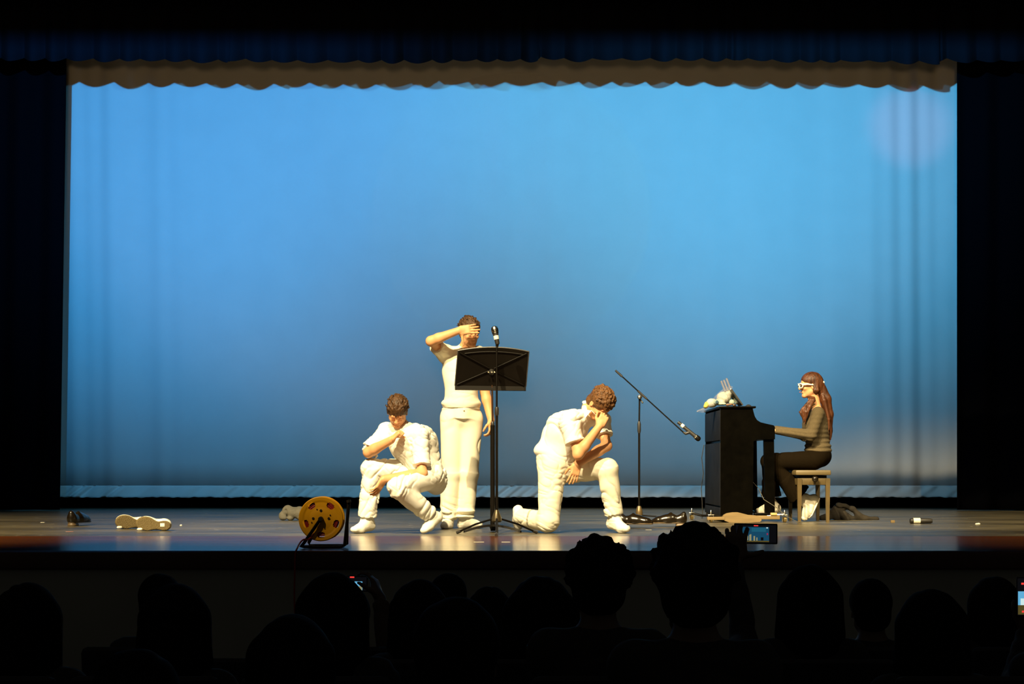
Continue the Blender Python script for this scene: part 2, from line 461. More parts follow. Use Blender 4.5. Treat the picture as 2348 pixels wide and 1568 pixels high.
def figure(name, J, hc, hR, label, h=0.0048, hsc=1.0, g=0.0, girth=1.0, head_k=None):
    S = SDF(h)
    lat = nrm(J['shL'] - J['shR']); up = nrm(J['neck'] - J['pel']); fw = nrm(np.cross(up, lat)); up2 = np.cross(lat, fw)
    RT = np.stack([lat, fw, up2], 1)
    latp = nrm(J['hipL'] - J['hipR']); RP = np.stack([latp, nrm(np.cross(up, latp)), nrm(np.cross(latp, nrm(np.cross(up, latp))))], 1)
    q = girth
    S.ell(J['pel'], (.135 * q, .09 * q, .10), RP, .05)
    ch = J['chest']
    S.ell(ch, (.135 * q, .09 * q, .16), RT, .06)
    S.cone(J['pel'], ch, .09 * q, .10 * q, .05)
    S.cone(J['shR'] * .8 + J['neck'] * .2, J['shL'] * .8 + J['neck'] * .2, .05, .05, .05)
    S.cone(J['neck'], hc + hR @ v3(0, -.018, -.065) * hsc, .056 * hsc, .050 * hsc, .025)
    for sd in 'RL':
        S.chain([J['sh' + sd], J['el' + sd], J['wr' + sd]], [.046, .037, .0245], .02)
        m = J['el' + sd] * .72 + J['wr' + sd] * .28; S.cone(J['el' + sd], m, .038, .039, .02); S.cone(m, J['wr' + sd], .039, .0245, .02)
        S.chain([J['hip' + sd], J['kn' + sd], J['an' + sd]], [.072, .05, .034], .03)
    head(S, hc, hR, hsc)
    for sd in 'RL': hand(S, J['wr' + sd], **J['hand' + sd])
    for sd in 'RL': foot(S, J['an' + sd], J['toe' + sd], heel=J.get('heel' + sd), g=-.004)
    o = obj(name, S.mesh(), M['skin'], org=v3(J['pel'][0], J['pel'][1], 0))
    tag(o, label, 'person')
    return o, RT, RP


def shirt_sdf(J, RT, RP, q=1.0, h=.005, cuff=(.9, .9), sl=(.066, .066), hem=0.0, collar=True, hc=None):
    S = SDF(h)
    S.ell(J['pel'] + (J['chest'] - J['pel']) * .12, (.158 * q, .115 * q, .11), RP, .05)
    S.ell(J['chest'], (.160 * q, .115 * q, .175), RT, .06)
    S.cone(J['pel'] + (J['chest'] - J['pel']) * .1, J['chest'], .115 * q, .12 * q, .05)
    S.cone(J['shR'] * .85 + J['neck'] * .15, J['shL'] * .85 + J['neck'] * .15, .062, .062, .05)
    for i, sd in enumerate('RL'):
        a, b = J['sh' + sd], J['el' + sd]; c = a + (b - a) * cuff[i]
        S.cone(a, c, sl[i] + .004, sl[i], .025, flat=True); S.ell(a, (.07, .07, .07), None, .04)
        if J.get('rolled'):
            d = nrm(b - a); S.cone(c - d * .03, c, sl[i] + .006, sl[i] + .006, .004, flat=True)
    if collar:
        n = J['neck']; d = nrm(hc - n) if hc is not None else v3(0, 0, 1)
        S.cone(n - d * .02, n + d * .022, .068, .060, .02, flat=True)
    return S


def trouser_sdf(J, RP, q=1.0, h=.005, th=.10, kn=.078, cf=.072, end=(.93, .93)):
    S = SDF(h)
    S.ell(J['pel'], (.165 * q, .125 * q, .125), RP, .05)
    for i, sd in enumerate('RL'):
        a, b, c = J['hip' + sd], J['kn' + sd], J['an' + sd]
        e = b + (c - b) * end[i]
        S.cone(a, b, th, kn, .045); S.cone(b, e, kn, cf, .03, flat=True)
        S.ell(b, (kn * .93, kn * .93, kn * .93), None, .03)
    return S


def short_hair(c, R, sc, disp_amp=.006, fr=90, seed=1, curly=False, h=.0045, m=None, parent=None, tufts=60, fringe=.03):
    S = SDF(h); T = lambda x, y, z: c + R @ (v3(x, y, z) * sc)
    g = .010 if curly else .004
    S.ell(T(0, -.016, .042), np.array([.080 + g, .100 + g, .086 + g]) * sc, R, .01)
    S.ell(T(0, -.05, -.02), np.array([.070 + g * .5, .062, .06]) * sc, R, .02)
    for sx in (-1, 1): S.cone(T(sx * .074, .012, .03), T(sx * .076, .014, -.012), .012 * sc, .006 * sc, .01)
    S.ell(T(0, .115, -.045 + .0), np.array([.078, .075, .105]) * sc, R, .012, 's')
    S.ell(T(0, .060, -.08), np.array([.1, .075, .075]) * sc, R, .012, 's')
    rs = random.Random(seed)
    for i in range(tufts):
        a = rs.uniform(-math.pi, math.pi); el = rs.uniform(.05, 1.5)
        p = v3(math.sin(a) * math.cos(el) * .084, -.016 + math.cos(a) * math.cos(el) * .104, .042 + math.sin(el) * .090)
        if p[2] < .05 and p[1] > .03: continue
        dn = nrm(p - v3(0, -.016, .042))
        if curly:
            t = nrm(np.cross(dn, v3(rs.uniform(-1, 1), rs.uniform(-1, 1), rs.uniform(-1, 1))))
            r = rs.uniform(.008, .013)
            S.cone(T(*(p + t * .01 - dn * .004)), T(*(p - t * .01 + dn * rs.uniform(.004, .012))), r * sc, r * .8 * sc, .004)
        else:
            fw = nrm(v3(rs.uniform(-.5, .5), 1, -.1) - dn * np.dot(v3(0, 1, -.1), dn))
            S.cone(T(*(p - fw * .02 - dn * .003)), T(*(p + fw * .022 + dn * .004)), .008 * sc, .004 * sc, .004)
    # fringe
    for i in range(9):
        x = -.05 + .0125 * i
        S.cone(T(x, .072 - abs(x) * .4, .080), T(x + .006 * math.sin(i * 2.1), .094 - abs(x) * .5, .080 - fringe - .008 * math.sin(i * 1.7)), .012 * sc, .005 * sc, .006)
    d = wrinkle(disp_amp, fr, R @ v3(1, .2, 0), seed)
    o = obj('hair', S.mesh(d), m, parent)
    return o


def audience_hair(c, R, sc, style, rs, h=.008):
    S = SDF(h); T = lambda x, y, z: c + R @ (v3(x, y, z) * sc)
    S.ell(T(0, -.016, .036), np.array([.088, .108, .094]) * sc, R, .01)
    if style in ('long', 'bob'):
        L = -.30 if style == 'long' else -.12
        S.cone(T(0, -.045, .0), T(0, -.07, L), .088 * sc, .095 * sc, .05)
        for sx in (-1, 1): S.cone(T(sx * .06, -.03, .02), T(sx * .075, -.03, L * .9), .05 * sc, .045 * sc, .03)
    else: S.ell(T(0, -.05, -.025), np.array([.076, .066, .065]) * sc, R, .02)
    if style == 'curly':
        for i in range(170):
            a = rs.uniform(-math.pi, math.pi); el = rs.uniform(-.3, 1.5)
            dn = v3(math.sin(a) * math.cos(el), math.cos(a) * math.cos(el), math.sin(el))
            p = v3(0, -.016, .036) + dn * v3(.088, .108, .094)
            r = rs.uniform(.008, .018)
            S.cone(T(*p), T(*(p + dn * rs.uniform(.001, .010) + v3(rs.uniform(-.006, .006), 0, rs.uniform(-.006, .006)))), r * sc, r * .6 * sc, .012)
    S.ell(T(0, .12, -.06), np.array([.085, .085, .115]) * sc, R, .012, 's')
    return S.mesh(wrinkle(.004, 70, R @ v3(1, 0, .3), rs.randint(0, 99)))

# ------------------------------------------------------------------ setting
def floor_mat(name, base, rough, var, flecks, stretch, spec=0.5, bump=0.15):
    m = bpy.data.materials.new(name); m.use_nodes = True; nt = m.node_tree; b = nt.nodes['Principled BSDF']; L = nt.links.new
    tc = nt.nodes.new('ShaderNodeTexCoord'); mp = nt.nodes.new('ShaderNodeMapping'); L(tc.outputs['Object'], mp.inputs[0]); mp.inputs['Scale'].default_value = stretch
    n1 = nt.nodes.new('ShaderNodeTexNoise'); n1.inputs['Scale'].default_value = 1.6; n1.inputs['Detail'].default_value = 8; n1.inputs['Roughness'].default_value = .65
    L(mp.outputs[0], n1.inputs['Vector'])
    r1 = nt.nodes.new('ShaderNodeValToRGB'); r1.color_ramp.elements[0].position = .35; r1.color_ramp.elements[1].position = .68
    r1.color_ramp.elements[0].color = (*[c * (1 - var) for c in base], 1); r1.color_ramp.elements[1].color = (*[c * (1 + var) for c in base], 1)
    L(n1.outputs['Fac'], r1.inputs[0])
    # scuffs and paint flecks: worn spots with a shape of their own
    n2 = nt.nodes.new('ShaderNodeTexNoise'); n2.inputs['Scale'].default_value = 9.0; n2.inputs['Detail'].default_value = 6; n2.inputs['Roughness'].default_value = .8
    mp2 = nt.nodes.new('ShaderNodeMapping'); mp2.inputs['Scale'].default_value = (1.2, .55, 1); L(tc.outputs['Object'], mp2.inputs[0]); L(mp2.outputs[0], n2.inputs['Vector'])
    r2 = nt.nodes.new('ShaderNodeValToRGB'); r2.color_ramp.elements[0].position = .70 - flecks; r2.color_ramp.elements[1].position = .74 - flecks
    L(n2.outputs['Fac'], r2.inputs[0])
    mx = nt.nodes.new('ShaderNodeMix'); mx.data_type = 'RGBA'; L(r2.outputs[0], mx.inputs[0]); L(r1.outputs[0], mx.inputs[6]); mx.inputs[7].default_value = (.42, .36, .26, 1)
    L(mx.outputs[2], b.inputs['Base Color'])
    rr = nt.nodes.new('ShaderNodeMapRange'); rr.inputs[3].default_value = rough * .8; rr.inputs[4].default_value = rough * 1.25; L(n1.outputs['Fac'], rr.inputs[0])
    L(rr.outputs[0], b.inputs['Roughness']); b.inputs['Specular IOR Level'].default_value = spec
    bp = nt.nodes.new('ShaderNodeBump'); bp.inputs['Strength'].default_value = bump; bp.inputs['Distance'].default_value = .002; L(n2.outputs['Fac'], bp.inputs['Height']); L(bp.outputs[0], b.inputs['Normal'])
    return m


M['stage_floor'] = floor_mat('worn_painted_stage_floor', (.082, .068, .040), .34, .5, .07, (.5, 1.0, 1), spec=.35)
M['apron'] = floor_mat('varnished_red_brown_boards', (.10, .030, .010), .17, .4, .03, (.35, 4.0, 1), spec=.5, bump=.05)
M['nosing'] = mat('dark_stained_wood_edge', (.05, .014, .008), .35, var=.3, vscale=4, stretch=(.3, 3, 3))
M['front_wall'] = mat('grey_painted_wall', (.34, .34, .30), .9, var=.06, vscale=2)
M['dark_wall'] = mat('black_stage_wall', (.01, .01, .01), .9, var=.2)
M['carpet'] = mat('dark_aisle_carpet', (.02, .018, .016), .95, var=.2, vscale=30)

LIP = floorY(1263); APR = floorY(1229)


def struct(name, c, size, m, bev=0):
    o = obj(name, MB().box(v3(*c) , size, bev=bev), m, org=v3(*c), smooth=False); tag(o, kind='structure'); return o


struct('floor', (0, (APR + 24) / 2, -.06), (22, 24 - APR, .12), M['stage_floor'])
struct('floor', (0, (APR + LIP + .02) / 2, -.06), (22, APR - LIP - .02, .12), M['apron'])
# rounded wooden nosing on the lip of the stage
g = MB(); out = [v3(0, LIP + .021, .001), v3(0, LIP + .004, -.001), v3(0, LIP - .008, -.010), v3(0, LIP - .012, -.025), v3(0, LIP - .012, -.105), v3(0, LIP + .021, -.105)]
g.prism(out, v3(-11, 0, 0), v3(11, 0, 0)); tag(obj('trim_1', g, M['nosing'], org=v3(0, LIP, 0)), kind='structure')
struct('wall_front', (0, LIP + .08, -.78), (22, .12, 1.32), M['front_wall'])
struct('wall_back', (0, 24.1, 3.6), (22, .2, 7.4), M['dark_wall'])
struct('wall_left', (-11.1, 16.5, 3.6), (.2, 15, 7.4), M['dark_wall'])
struct('wall_right', (11.1, 16.5, 3.6), (.2, 15, 7.4), M['dark_wall'])
struct('ceiling', (0, 18.5, 7.5), (22, 11, .2), M['dark_wall'])
FZ = lambda Y: -.78 - .06 * Y
g = MB(); g.prism([v3(0, -2, FZ(-2)), v3(0, LIP + .02, FZ(LIP + .02)), v3(0, LIP + .02, FZ(LIP) - .2), v3(0, -2, FZ(-2) - .2)], v3(-11, 0, 0), v3(11, 0, 0))
tag(obj('floor', g, M['carpet'], org=v3(0, 4, -1), smooth=False), kind='structure')

# ------------------------------------------------------------------ stage curtains
M['backdrop_hem'] = mat('off_white_hem', (.84, .82, .80), .9)
M['backdrop'] = mat('off_white_muslin', (.50, .50, .50), .92, var=.02, vscale=3)
M['velvet'] = mat('navy_black_velvet', (.0014, .0018, .0042), .95, spec=.08)
M['blacks'] = mat('black_velour', (.0010, .0010, .0018), .98, spec=.02)


def curtain(name, x0, x1, Y, zb, zt, fold, nx, nz, m, parent=None, thick=.006, org=None, zpow=1.0):
    xs = np.linspace(x0, x1, nx); V = []
    for j in range(nz):
        t = j / (nz - 1)
        for i, x in enumerate(xs):
            b = zb(x) if callable(zb) else zb
            tt = zt(x) if callable(zt) else zt
            z = b + (tt - b) * t
            V.append((x, Y + fold(x, z), z))
    Fc = [(j * nx + i, j * nx + i + 1, (j + 1) * nx + i + 1, (j + 1) * nx + i) for j in range(nz - 1) for i in range(nx - 1)]
    o = obj(name, (np.array(V), Fc), m, parent, org=org)
    sm = o.modifiers.new('thickness', 'SOLIDIFY'); sm.thickness = thick; sm.offset = 1
    return o


rs = np.random.RandomState(4)
FO = [(rs.uniform(3.5, 13), rs.uniform(0, 6.3), rs.uniform(.4, 1)) for _ in range(9)]
FS = [(rs.uniform(14, 34), rs.uniform(0, 6.3), rs.uniform(.3, 1)) for _ in range(9)]
YB = floorY(1165)


def bfold(x, z):
    t = max(0, abs(x + .1) - 3.6) / 2.0; t = min(t, 1.3)
    w = .22 * math.sin(z * .5 + x * .4)
    a = sum(c * math.sin(k * (x + .03 * w * 1) + p) / k for k, p, c in FO) * (.024 + .050 * t * (1.6 if x > 0 else 1.0))
    b = sum(c * math.sin(k * (x + .02 * w) + p + .25 * z) / k for k, p, c in FS) * (.009 + .16 * t * (1.5 if x > 0 else .85)) * (.75 + .25 * math.sin(x * 1.3 + 1))
    return a * 1.6 + b


HB = CZ + (HZ - 1140) / (F / YB); HT = CZ + (HZ - 1114) / (F / YB)
bd = curtain('backdrop_curtain', -6.3, 6.3, YB, HT, 7.1, bfold, 1500, 24, M['backdrop'], org=v3(0, YB, 0))
tag(bd, 'huge pale blue-lit backdrop curtain hanging behind the performers', 'curtain')
rs2 = np.random.RandomState(8)
HP = [(rs2.uniform(20, 60), rs2.uniform(0, 6.3)) for _ in range(6)]


def hemf(x, z):
    q = x - (z - HB) * 1.3
    env = .5 + .5 * math.sin(x * 2.1 + 1)
    return -.014 + bfold(x, z) + .012 * env * sum(math.sin(k * q + p) for k, p in HP) * .6 + .008 * math.sin(23 * q)


curtain('hem', -6.3, 6.3, YB, lambda x: HB + .003 * math.sin(11 * x) + .003 * math.sin(33 * x + 1) + .002 * math.sin(61 * x), HT + .005, hemf, 1600, 8, M['backdrop_hem'], bd)

blk = curtain('black_curtain', -8, 8, YB + .8, .01, 7.1, lambda x, z: .06 * math.sin(x * 14), 500, 3, M['blacks'], org=v3(0, YB + .8, 0))
tag(blk, 'black curtain seen only as the dark strip under the backdrop hem', 'curtain')

YV = 19.0; ZV = CZ + (HZ - 137) / (F / YV)
rs3 = np.random.RandomState(11)
seams = [px(s, 0, YV)[0] for s in (525, 1232, 1678, 2148)]
vp = np.cumsum(np.concatenate([[0], rs3.uniform(.22, .34, 90)])) - 12.0
vd = rs3.uniform(.5, 1.2, 91); vs = rs3.uniform(-.03, .03, 91)


def vphase(x):
    i = int(np.searchsorted(vp, x)) - 1; i = max(0, min(i, len(vp) - 2))
    t = (x - vp[i]) / (vp[i + 1] - vp[i]); return i, t


def vfold(x, z):
    i, t = vphase(x); sp = .4 + .6 * max(0, min(1, (ZV + 1.6 - z) / 1.6))
    st = .03 if any(0 < x - s < .03 for s in seams) else 0
    return -.11 * vd[i] * math.sin(math.pi * t) ** 1.5 * sp + st


def vbot(x):
    i, t = vphase(x); k = sum(1 for s in seams if x > s)
    return ZV + .008 - .062 * vd[i] * math.sin(math.pi * t) ** 1.2 + .012 * math.sin(x * .8) - .013 * (k == 3) + (.022 * (1 - min(1, min([x - s for s in seams if x > s] or [9]) / .4)))


vo = curtain('valance', -8.5, 8.5, YV, vbot, 7.2, vfold, 1800, 14, M['velvet'], org=v3(0, YV, ZV))
tag(vo, 'dark navy pleated valance with a scalloped lower edge across the top', 'valance')

bt = thing('added_light_cutter', (-.4, 13.45, 4.42), 'unseen black plate and pipe added above the frame to cut the blue light', 'light blocker')
obj('light_cut_plate', MB().box((-.4, 13.87, 4.553), (11, .86, .02), R=np.array(Matrix.Rotation(.0, 3, 'X'))), M['dark_wall'], bt)  # unseen plate added to keep the blue washes off the upper valance
obj('pipe', MB().tube([v3(-9, 13.3, 4.75), v3(9, 13.3, 4.75)], .025, 12), M['dark_wall'], bt)

YL = 20.2
XL = lambda z: px(137 + 15 * min(1, max(0, z / 5.2)), 0, YL)[0]; XR = px(2195, 0, YL)[0]
for side in (0, 1):
    mb = []
    nx, nz = 160, 20
    V = []
    for j in range(nz):
        z = .012 + (7.1 - .012) * j / (nz - 1)
        a, b = (XL(z), -8.6) if side == 0 else (XR, 8.6)
        for i in range(nx):
            x = a + (b - a) * i / (nx - 1); V.append((x, YL + .05 * math.sin((x - a) * 15), z))
    Fc = [(j * nx + i, j * nx + i + 1, (j + 1) * nx + i + 1, (j + 1) * nx + i) for j in range(nz - 1) for i in range(nx - 1)]
    o = obj('leg_curtain', (np.array(V), Fc), M['blacks'], org=v3(-6.5 if side == 0 else 6.5, YL, 0))
    sm = o.modifiers.new('thickness', 'SOLIDIFY'); sm.thickness = .01; sm.offset = 0
    tag(o, 'black side curtain masking the left edge of the backdrop' if side == 0 else 'black side curtain masking the right edge of the backdrop', 'curtain')

# ------------------------------------------------------------------ performer crouching on the left
def pose(Y0, d):
    return {k: px(a[0], a[1], Y0 + a[2]) for k, a in d.items()}


Y1 = 13.42
J = pose(Y1, dict(pel=(978, 1082, .05), hipR=(960, 1085, .10), hipL=(985, 1092, -.05), knR=(853, 1074, -.02), anR=(842, 1192, .02), toeR=(812, 1214, -.10),
                  knL=(912, 1118, -.36), anL=(993, 1186, -.12), toeL=(972, 1216, -.20), chest=(935, 1018, .0), neck=(916, 972, -.05),
                  shR=(886, 990, .06), shL=(962, 994, -.10), elR=(845, 1037, -.08), wrR=(897, 1009, -.20), elL=(968, 1086, -.20), wrL=(880, 1098, -.33)))
J['heelL'] = px(1003, 1186, Y1 - .10)
J['handR'] = dict(u=(.75, -.15, .75), n=(.6, .3, -.75), thumb=(-.3, .6, .6), curl=(70, 85, 60), spread=0, tcurl=.9)
J['handL'] = dict(u=(-.5, -.15, -.85), n=(-.6, .5, .35), thumb=(.4, .3, -.2), curl=(18, 22, 18), spread=4)
hc = px(911, 944, Y1 - .13); hR = frame((-.02, -.72, -.70), (0.05, -.5, .8))
J['rolled'] = True
p, RT, RP = figure('person', J, hc, hR, 'person in white crouching beside the cable reel, fist held to the mouth', hsc=.98)
S = shirt_sdf(J, RT, RP, 1.02, cuff=(.97, .80), sl=(.070, .067), hc=hc)
S.ell(px(976, 1008, Y1 - .0), (.075, .10, .11), None, .06)
S.ell(px(985, 1040, Y1 + .06), (.08, .09, .17), None, .06)
tag(obj('shirt', S.mesh(adds(wrinkle(.010, 55, (-.4, .2, .9), 3), wrinkle(.004, 95, (.7, 0, .6), 5))), M['white_cotton'], p), 'white rolled-sleeve shirt')
S = trouser_sdf(J, RP, 1.0, th=.108, kn=.080, cf=.074, end=(.94, .90))
S.ell(px(1000, 1100, Y1 + .06), (.09, .10, .12), None, .05)
tag(obj('trousers', S.mesh(adds(wrinkle(.010, 60, (.8, .1, -.5), 7), wrinkle(.004, 110, (.6, 0, .7), 9))), M['white_cotton'], p), 'white trousers')
for sd in 'RL':
    S = SDF(.005); k = J['kn' + sd]; a = J['an' + sd]
    S.cone(a + (k - a) * .22, a, .044, .041, .02); foot(S, a, J['toe' + sd], heel=J.get('heel' + sd), g=.002)
    S.cut(v3(0, 0, .002), (0, 0, -1))
    obj('sock', S.mesh(wrinkle(.002, 160, (0, 0, 1), 2)), M['sock'], p)
short_hair(hc, hR, .99, .007, 85, 3, m=M['hair_brown'], parent=p, tufts=70, fringe=.045)

# ------------------------------------------------------------------ performer standing
Y2 = 14.42
J = pose(Y2, dict(pel=(1058, 952, .02), hipR=(1038, 965, .0), hipL=(1080, 965, .03), knR=(1034, 1085, .0), anR=(1027, 1194, .02), toeR=(1022, 1206, -.17),
                  knL=(1076, 1085, .03), anL=(1066, 1190, .05), toeL=(1100, 1203, -.06), chest=(1056, 850, .02), neck=(1066, 800, .0),
                  shR=(1022, 812, .02), shL=(1100, 814, .0), elR=(988, 782, -.20), wrR=(1051, 758, -.26), elL=(1112, 898, .05), wrL=(1126, 963, -.02)))
J['handR'] = dict(u=(1, .02, .13), n=(0, 1, -.1), thumb=(0, 0, -1), curl=(3, 3, 4), spread=4, tcurl=.1, sc=1.04, tu=-.1)
J['handL'] = dict(u=(.02, -.1, -1), n=(-.8, .4, 0), thumb=(-.3, -.9, 0), curl=(30, 35, 25), spread=2)
hc = px(1077, 762, Y2 - .06); hR = frame((.42, -.85, -.32), (0.02, -.3, .95))
J['rolled'] = False
p, RT, RP = figure('person', J, hc, hR, 'person in white standing behind the music stand, one hand across the forehead', hsc=1.0)
S = shirt_sdf(J, RT, RP, .98, cuff=(.62, .62), sl=(.064, .064), hc=hc)
S.cone(px(1058, 880, Y2), px(1058, 925, Y2), .135, .140, .04)
S.ell(px(1057, 925, Y2), (.168, .125, .05), None, .03)
S.cut(px(1057, 936, Y2), (0, 0, -1))
tag(obj('shirt', S.mesh(adds(wrinkle(.006, 38, (.5, .1, .9), 13), wrinkle(.003, 80, (.1, 0, 1), 15))), M['cream_cotton'], p), 'cream short-sleeved shirt')
S = trouser_sdf(J, RP, 1.0, th=.103, kn=.080, cf=.072, end=(.97, .97))
S.cone(px(1057, 934, Y2), px(1057, 960, Y2), .128, .13, .03, flat=True)
S.ell(px(1058, 937, Y2), (.160, .118, .016), None, .01)
for xx, yy in ((1027, 1186), (1067, 1184), (1028, 1174), (1068, 1172)): S.ell(px(xx, yy, Y2 + .02), (.080, .085, .022), None, .012)
def legfold(X, Y, Z):
    b = np.exp(-((Z - .09) / .12) ** 2)
    return wrinkle(.006, 16, (1, .1, .15), 21)(X, Y, Z) + b * wrinkle(.012, 90, (.15, 0, 1), 22)(X, Y, Z) + .004 * np.sin(30 * (X + .18 * Z) + 1.2 * np.sin(5 * Z))
tag(obj('trousers', S.mesh(legfold), M['cream_cotton'], p), 'cream trousers bunched at the ankles')
tag(obj('button', MB().lathe([(.006, 0), (.006, .003), (.004, .004)], px(1064, 941, Y2 - .135), (0, -1, 0), 12), M['gold_metal'], p))
for sd in 'RL':
    S = SDF(.005); k = J['kn' + sd]; a = J['an' + sd]
    S.cone(a + (k - a) * .12, a, .044, .042, .02); foot(S, a, J['toe' + sd], g=.003); S.cut(v3(0, 0, .002), (0, 0, -1))
    obj('sock', S.mesh(wrinkle(.002, 160, (0, 0, 1), 2)), M['sock'], p)
short_hair(hc, hR, 1.02, .006, 80, 5, m=M['hair_brown'], parent=p, tufts=70, fringe=.025)

# ------------------------------------------------------------------ performer kneeling on the right
Y3 = 13.5
J = pose(Y3, dict(pel=(1276, 1058, .0), hipR=(1266, 1075, -.06), hipL=(1298, 1078, .07), knR=(1258, 1196, -.12), anR=(1192, 1186, .22), toeR=(1188, 1208, .30),
                  knL=(1392, 1074, -.08), anL=(1409, 1188, -.04), toeL=(1438, 1212, -.16), chest=(1307, 985, -.05), neck=(1350, 936, -.10),
                  shR=(1305, 965, -.20), shL=(1378, 962, .02), elR=(1326, 1042, -.27), wrR=(1374, 978, -.28), elL=(1391, 1022, -.08), wrL=(1324, 1063, -.20)))
J['heelR'] = px(1188, 1170, Y3 + .26)
J['handR'] = dict(u=(.45, .1, .85), n=(.15, .75, .3), thumb=(-.6, 0, .5), curl=(55, 60, 40), spread=1, tcurl=.5)
J['handL'] = dict(u=(-.25, -.1, -.95), n=(-.3, .8, 0), thumb=(-.8, 0, .2), curl=(8, 10, 10), spread=6)
hc = px(1374, 926, Y3 - .16); hR = frame((.42, -.42, -.86), (.5, -.4, .6))
J['rolled'] = True
p, RT, RP = figure('person', J, hc, hR, 'person in white down on one knee, face buried in one hand', hsc=1.02)
S = shirt_sdf(J, RT, RP, 1.0, cuff=(.66, .62), sl=(.074, .068), hc=hc)
S.ell(px(1262, 1035, Y3), (.13, .13, .05), None, .03); S.cone(px(1262, 1030, Y3), px(1285, 980, Y3 - .03), .11, .12, .05)
S.ell(px(1243, 1030, Y3), (.04, .07, .035), None, .02)
tag(obj('shirt', S.mesh(adds(wrinkle(.010, 45, (.5, .2, .7), 33), wrinkle(.004, 95, (-.6, 0, .7), 35))), M['white_cotton'], p), 'white rolled-sleeve shirt')
# pointed collar
g = MB(); n0 = J['neck']
for s_, (dx, dz) in enumerate(((-.035, -.085), (.06, -.07))):
    a = n0 + v3(-.050 + .06 * s_, -.075, -.01); b = n0 + v3(dx, -.115, dz); c = n0 + v3(.015, -.10, -.025)
    g.prism([a, b, c], v3(0, 0, 0), v3(0, -.006, .003))
obj('collar', g, M['white_cotton'], p)
S = trouser_sdf(J, RP, 1.0, th=.112, kn=.082, cf=.074, end=(.93, .93))
S.cone(px(1268, 1048, Y3), px(1274, 1075, Y3), .13, .13, .04)
S.cut(v3(0, 0, .003), (0, 0, -1))
tag(obj('trousers', S.mesh(adds(wrinkle(.008, 40, (.45, .1, .85), 37), wrinkle(.004, 90, (.3, 0, .9), 39))), M['cream_cotton'], p), 'cream trousers')
for sd in 'RL':
    S = SDF(.005); k = J['kn' + sd]; a = J['an' + sd]
    S.cone(a + (k - a) * .22, a, .046, .043, .02); foot(S, a, J['toe' + sd], heel=J.get('heel' + sd), g=.003); S.cut(v3(0, 0, .002), (0, 0, -1))
    obj('sock', S.mesh(wrinkle(.002, 160, (0, 0, 1), 2)), M['sock'], p)
short_hair(hc, hR, 1.03, .006, 60, 9, curly=True, m=M['hair_curly'], parent=p, tufts=230, fringe=.04)

# ------------------------------------------------------------------ pianist
Y4 = 16.27
J = pose(Y4, dict(pel=(1876, 1045, .0), hipR=(1868, 1055, .09), hipL=(1868, 1055, -.09), knR=(1764, 1060, .11), anR=(1769, 1153, .13), toeR=(1740, 1172, .12),
                  knL=(1763, 1058, -.05), anL=(1845, 1147, -.02), toeL=(1846, 1186, .0), chest=(1872, 968, .0), neck=(1868, 930, .0),
                  shR=(1872, 948, .15), shL=(1876, 948, -.15), elR=(1845, 998, .20), wrR=(1778, 985, .17), elL=(1860, 997, -.19), wrL=(1781, 987, -.10)))
J['heelL'] = px(1866, 1144, Y4 - .02)
J['handR'] = dict(u=(-1, 0, 0), n=(0, 0, -1), thumb=(0, -1, 0), curl=(8, 14, 10), sc=.9, tcurl=.1)
J['handL'] = dict(u=(-1, 0.1, 0), n=(0, 0, -1), thumb=(0, 1, 0), curl=(8, 14, 10), sc=.9, tcurl=.1)
hc = px(1858, 884, Y4); hR = frame((-1, -.10, -.06), (-.05, 0, 1))
p, RT, RP = figure('person', J, hc, hR, 'long-haired person in white sunglasses and olive knit top playing the piano', hsc=1.02, girth=.8)
S = SDF(.006)
S.ell(J['pel'] + v3(0, 0, .05), (.115, .15, .11), None, .05); S.ell(px(1873, 975, Y4), (.092, .148, .165), frame((0, 1, 0), (-.12, 0, 1)), .05)
S.cone(J['pel'], J['chest'], .105, .11, .06); S.ell(px(1857, 975, Y4), (.07, .11, .07), None, .04)
S.cone(J['shR'] * .9 + J['neck'] * .1, J['shL'] * .9 + J['neck'] * .1, .055, None, .04); S.cone(J['neck'] - v3(0, 0, .03), J['neck'] + v3(-.01, 0, .025), .066, .055, .02, flat=True)
for sd in 'RL':
    a, b, c = J['sh' + sd], J['el' + sd], J['wr' + sd]
    S.cone(a, b, .060, .054, .02); S.cone(b, b + (c - b) * .97, .053, .040, .015)
S.cut(px(1870, 1042, Y4), (0, 0, -1))
def knit(X, Y, Z):
    b = np.exp(-((Z - .70) / .12) ** 2)
    return (.25 + b) * .004 * np.sin(150 * Z + 12 * X + 1.5 * np.sin(14 * X + 8 * Z))
obj('knit_top', S.mesh(knit), M['olive_knit'], p)
S = SDF(.006)
S.ell(J['pel'], (.125, .165, .115), None, .05)
for sd in 'RL':
    a, b, c = J['hip' + sd], J['kn' + sd], J['an' + sd]
    S.cone(a, b, .093, .078, .03); S.cone(b, b + (c - b) * .5, .074, .078, .02); S.cone(b + (c - b) * .45, b + (c - b) * (.86 if sd == 'L' else .84), .076, .120 if sd == 'L' else .10, .02, flat=True)
obj('trousers', S.mesh(wrinkle(.005, 45, (.7, 0, .5), 41)), M['black_cloth'], p)
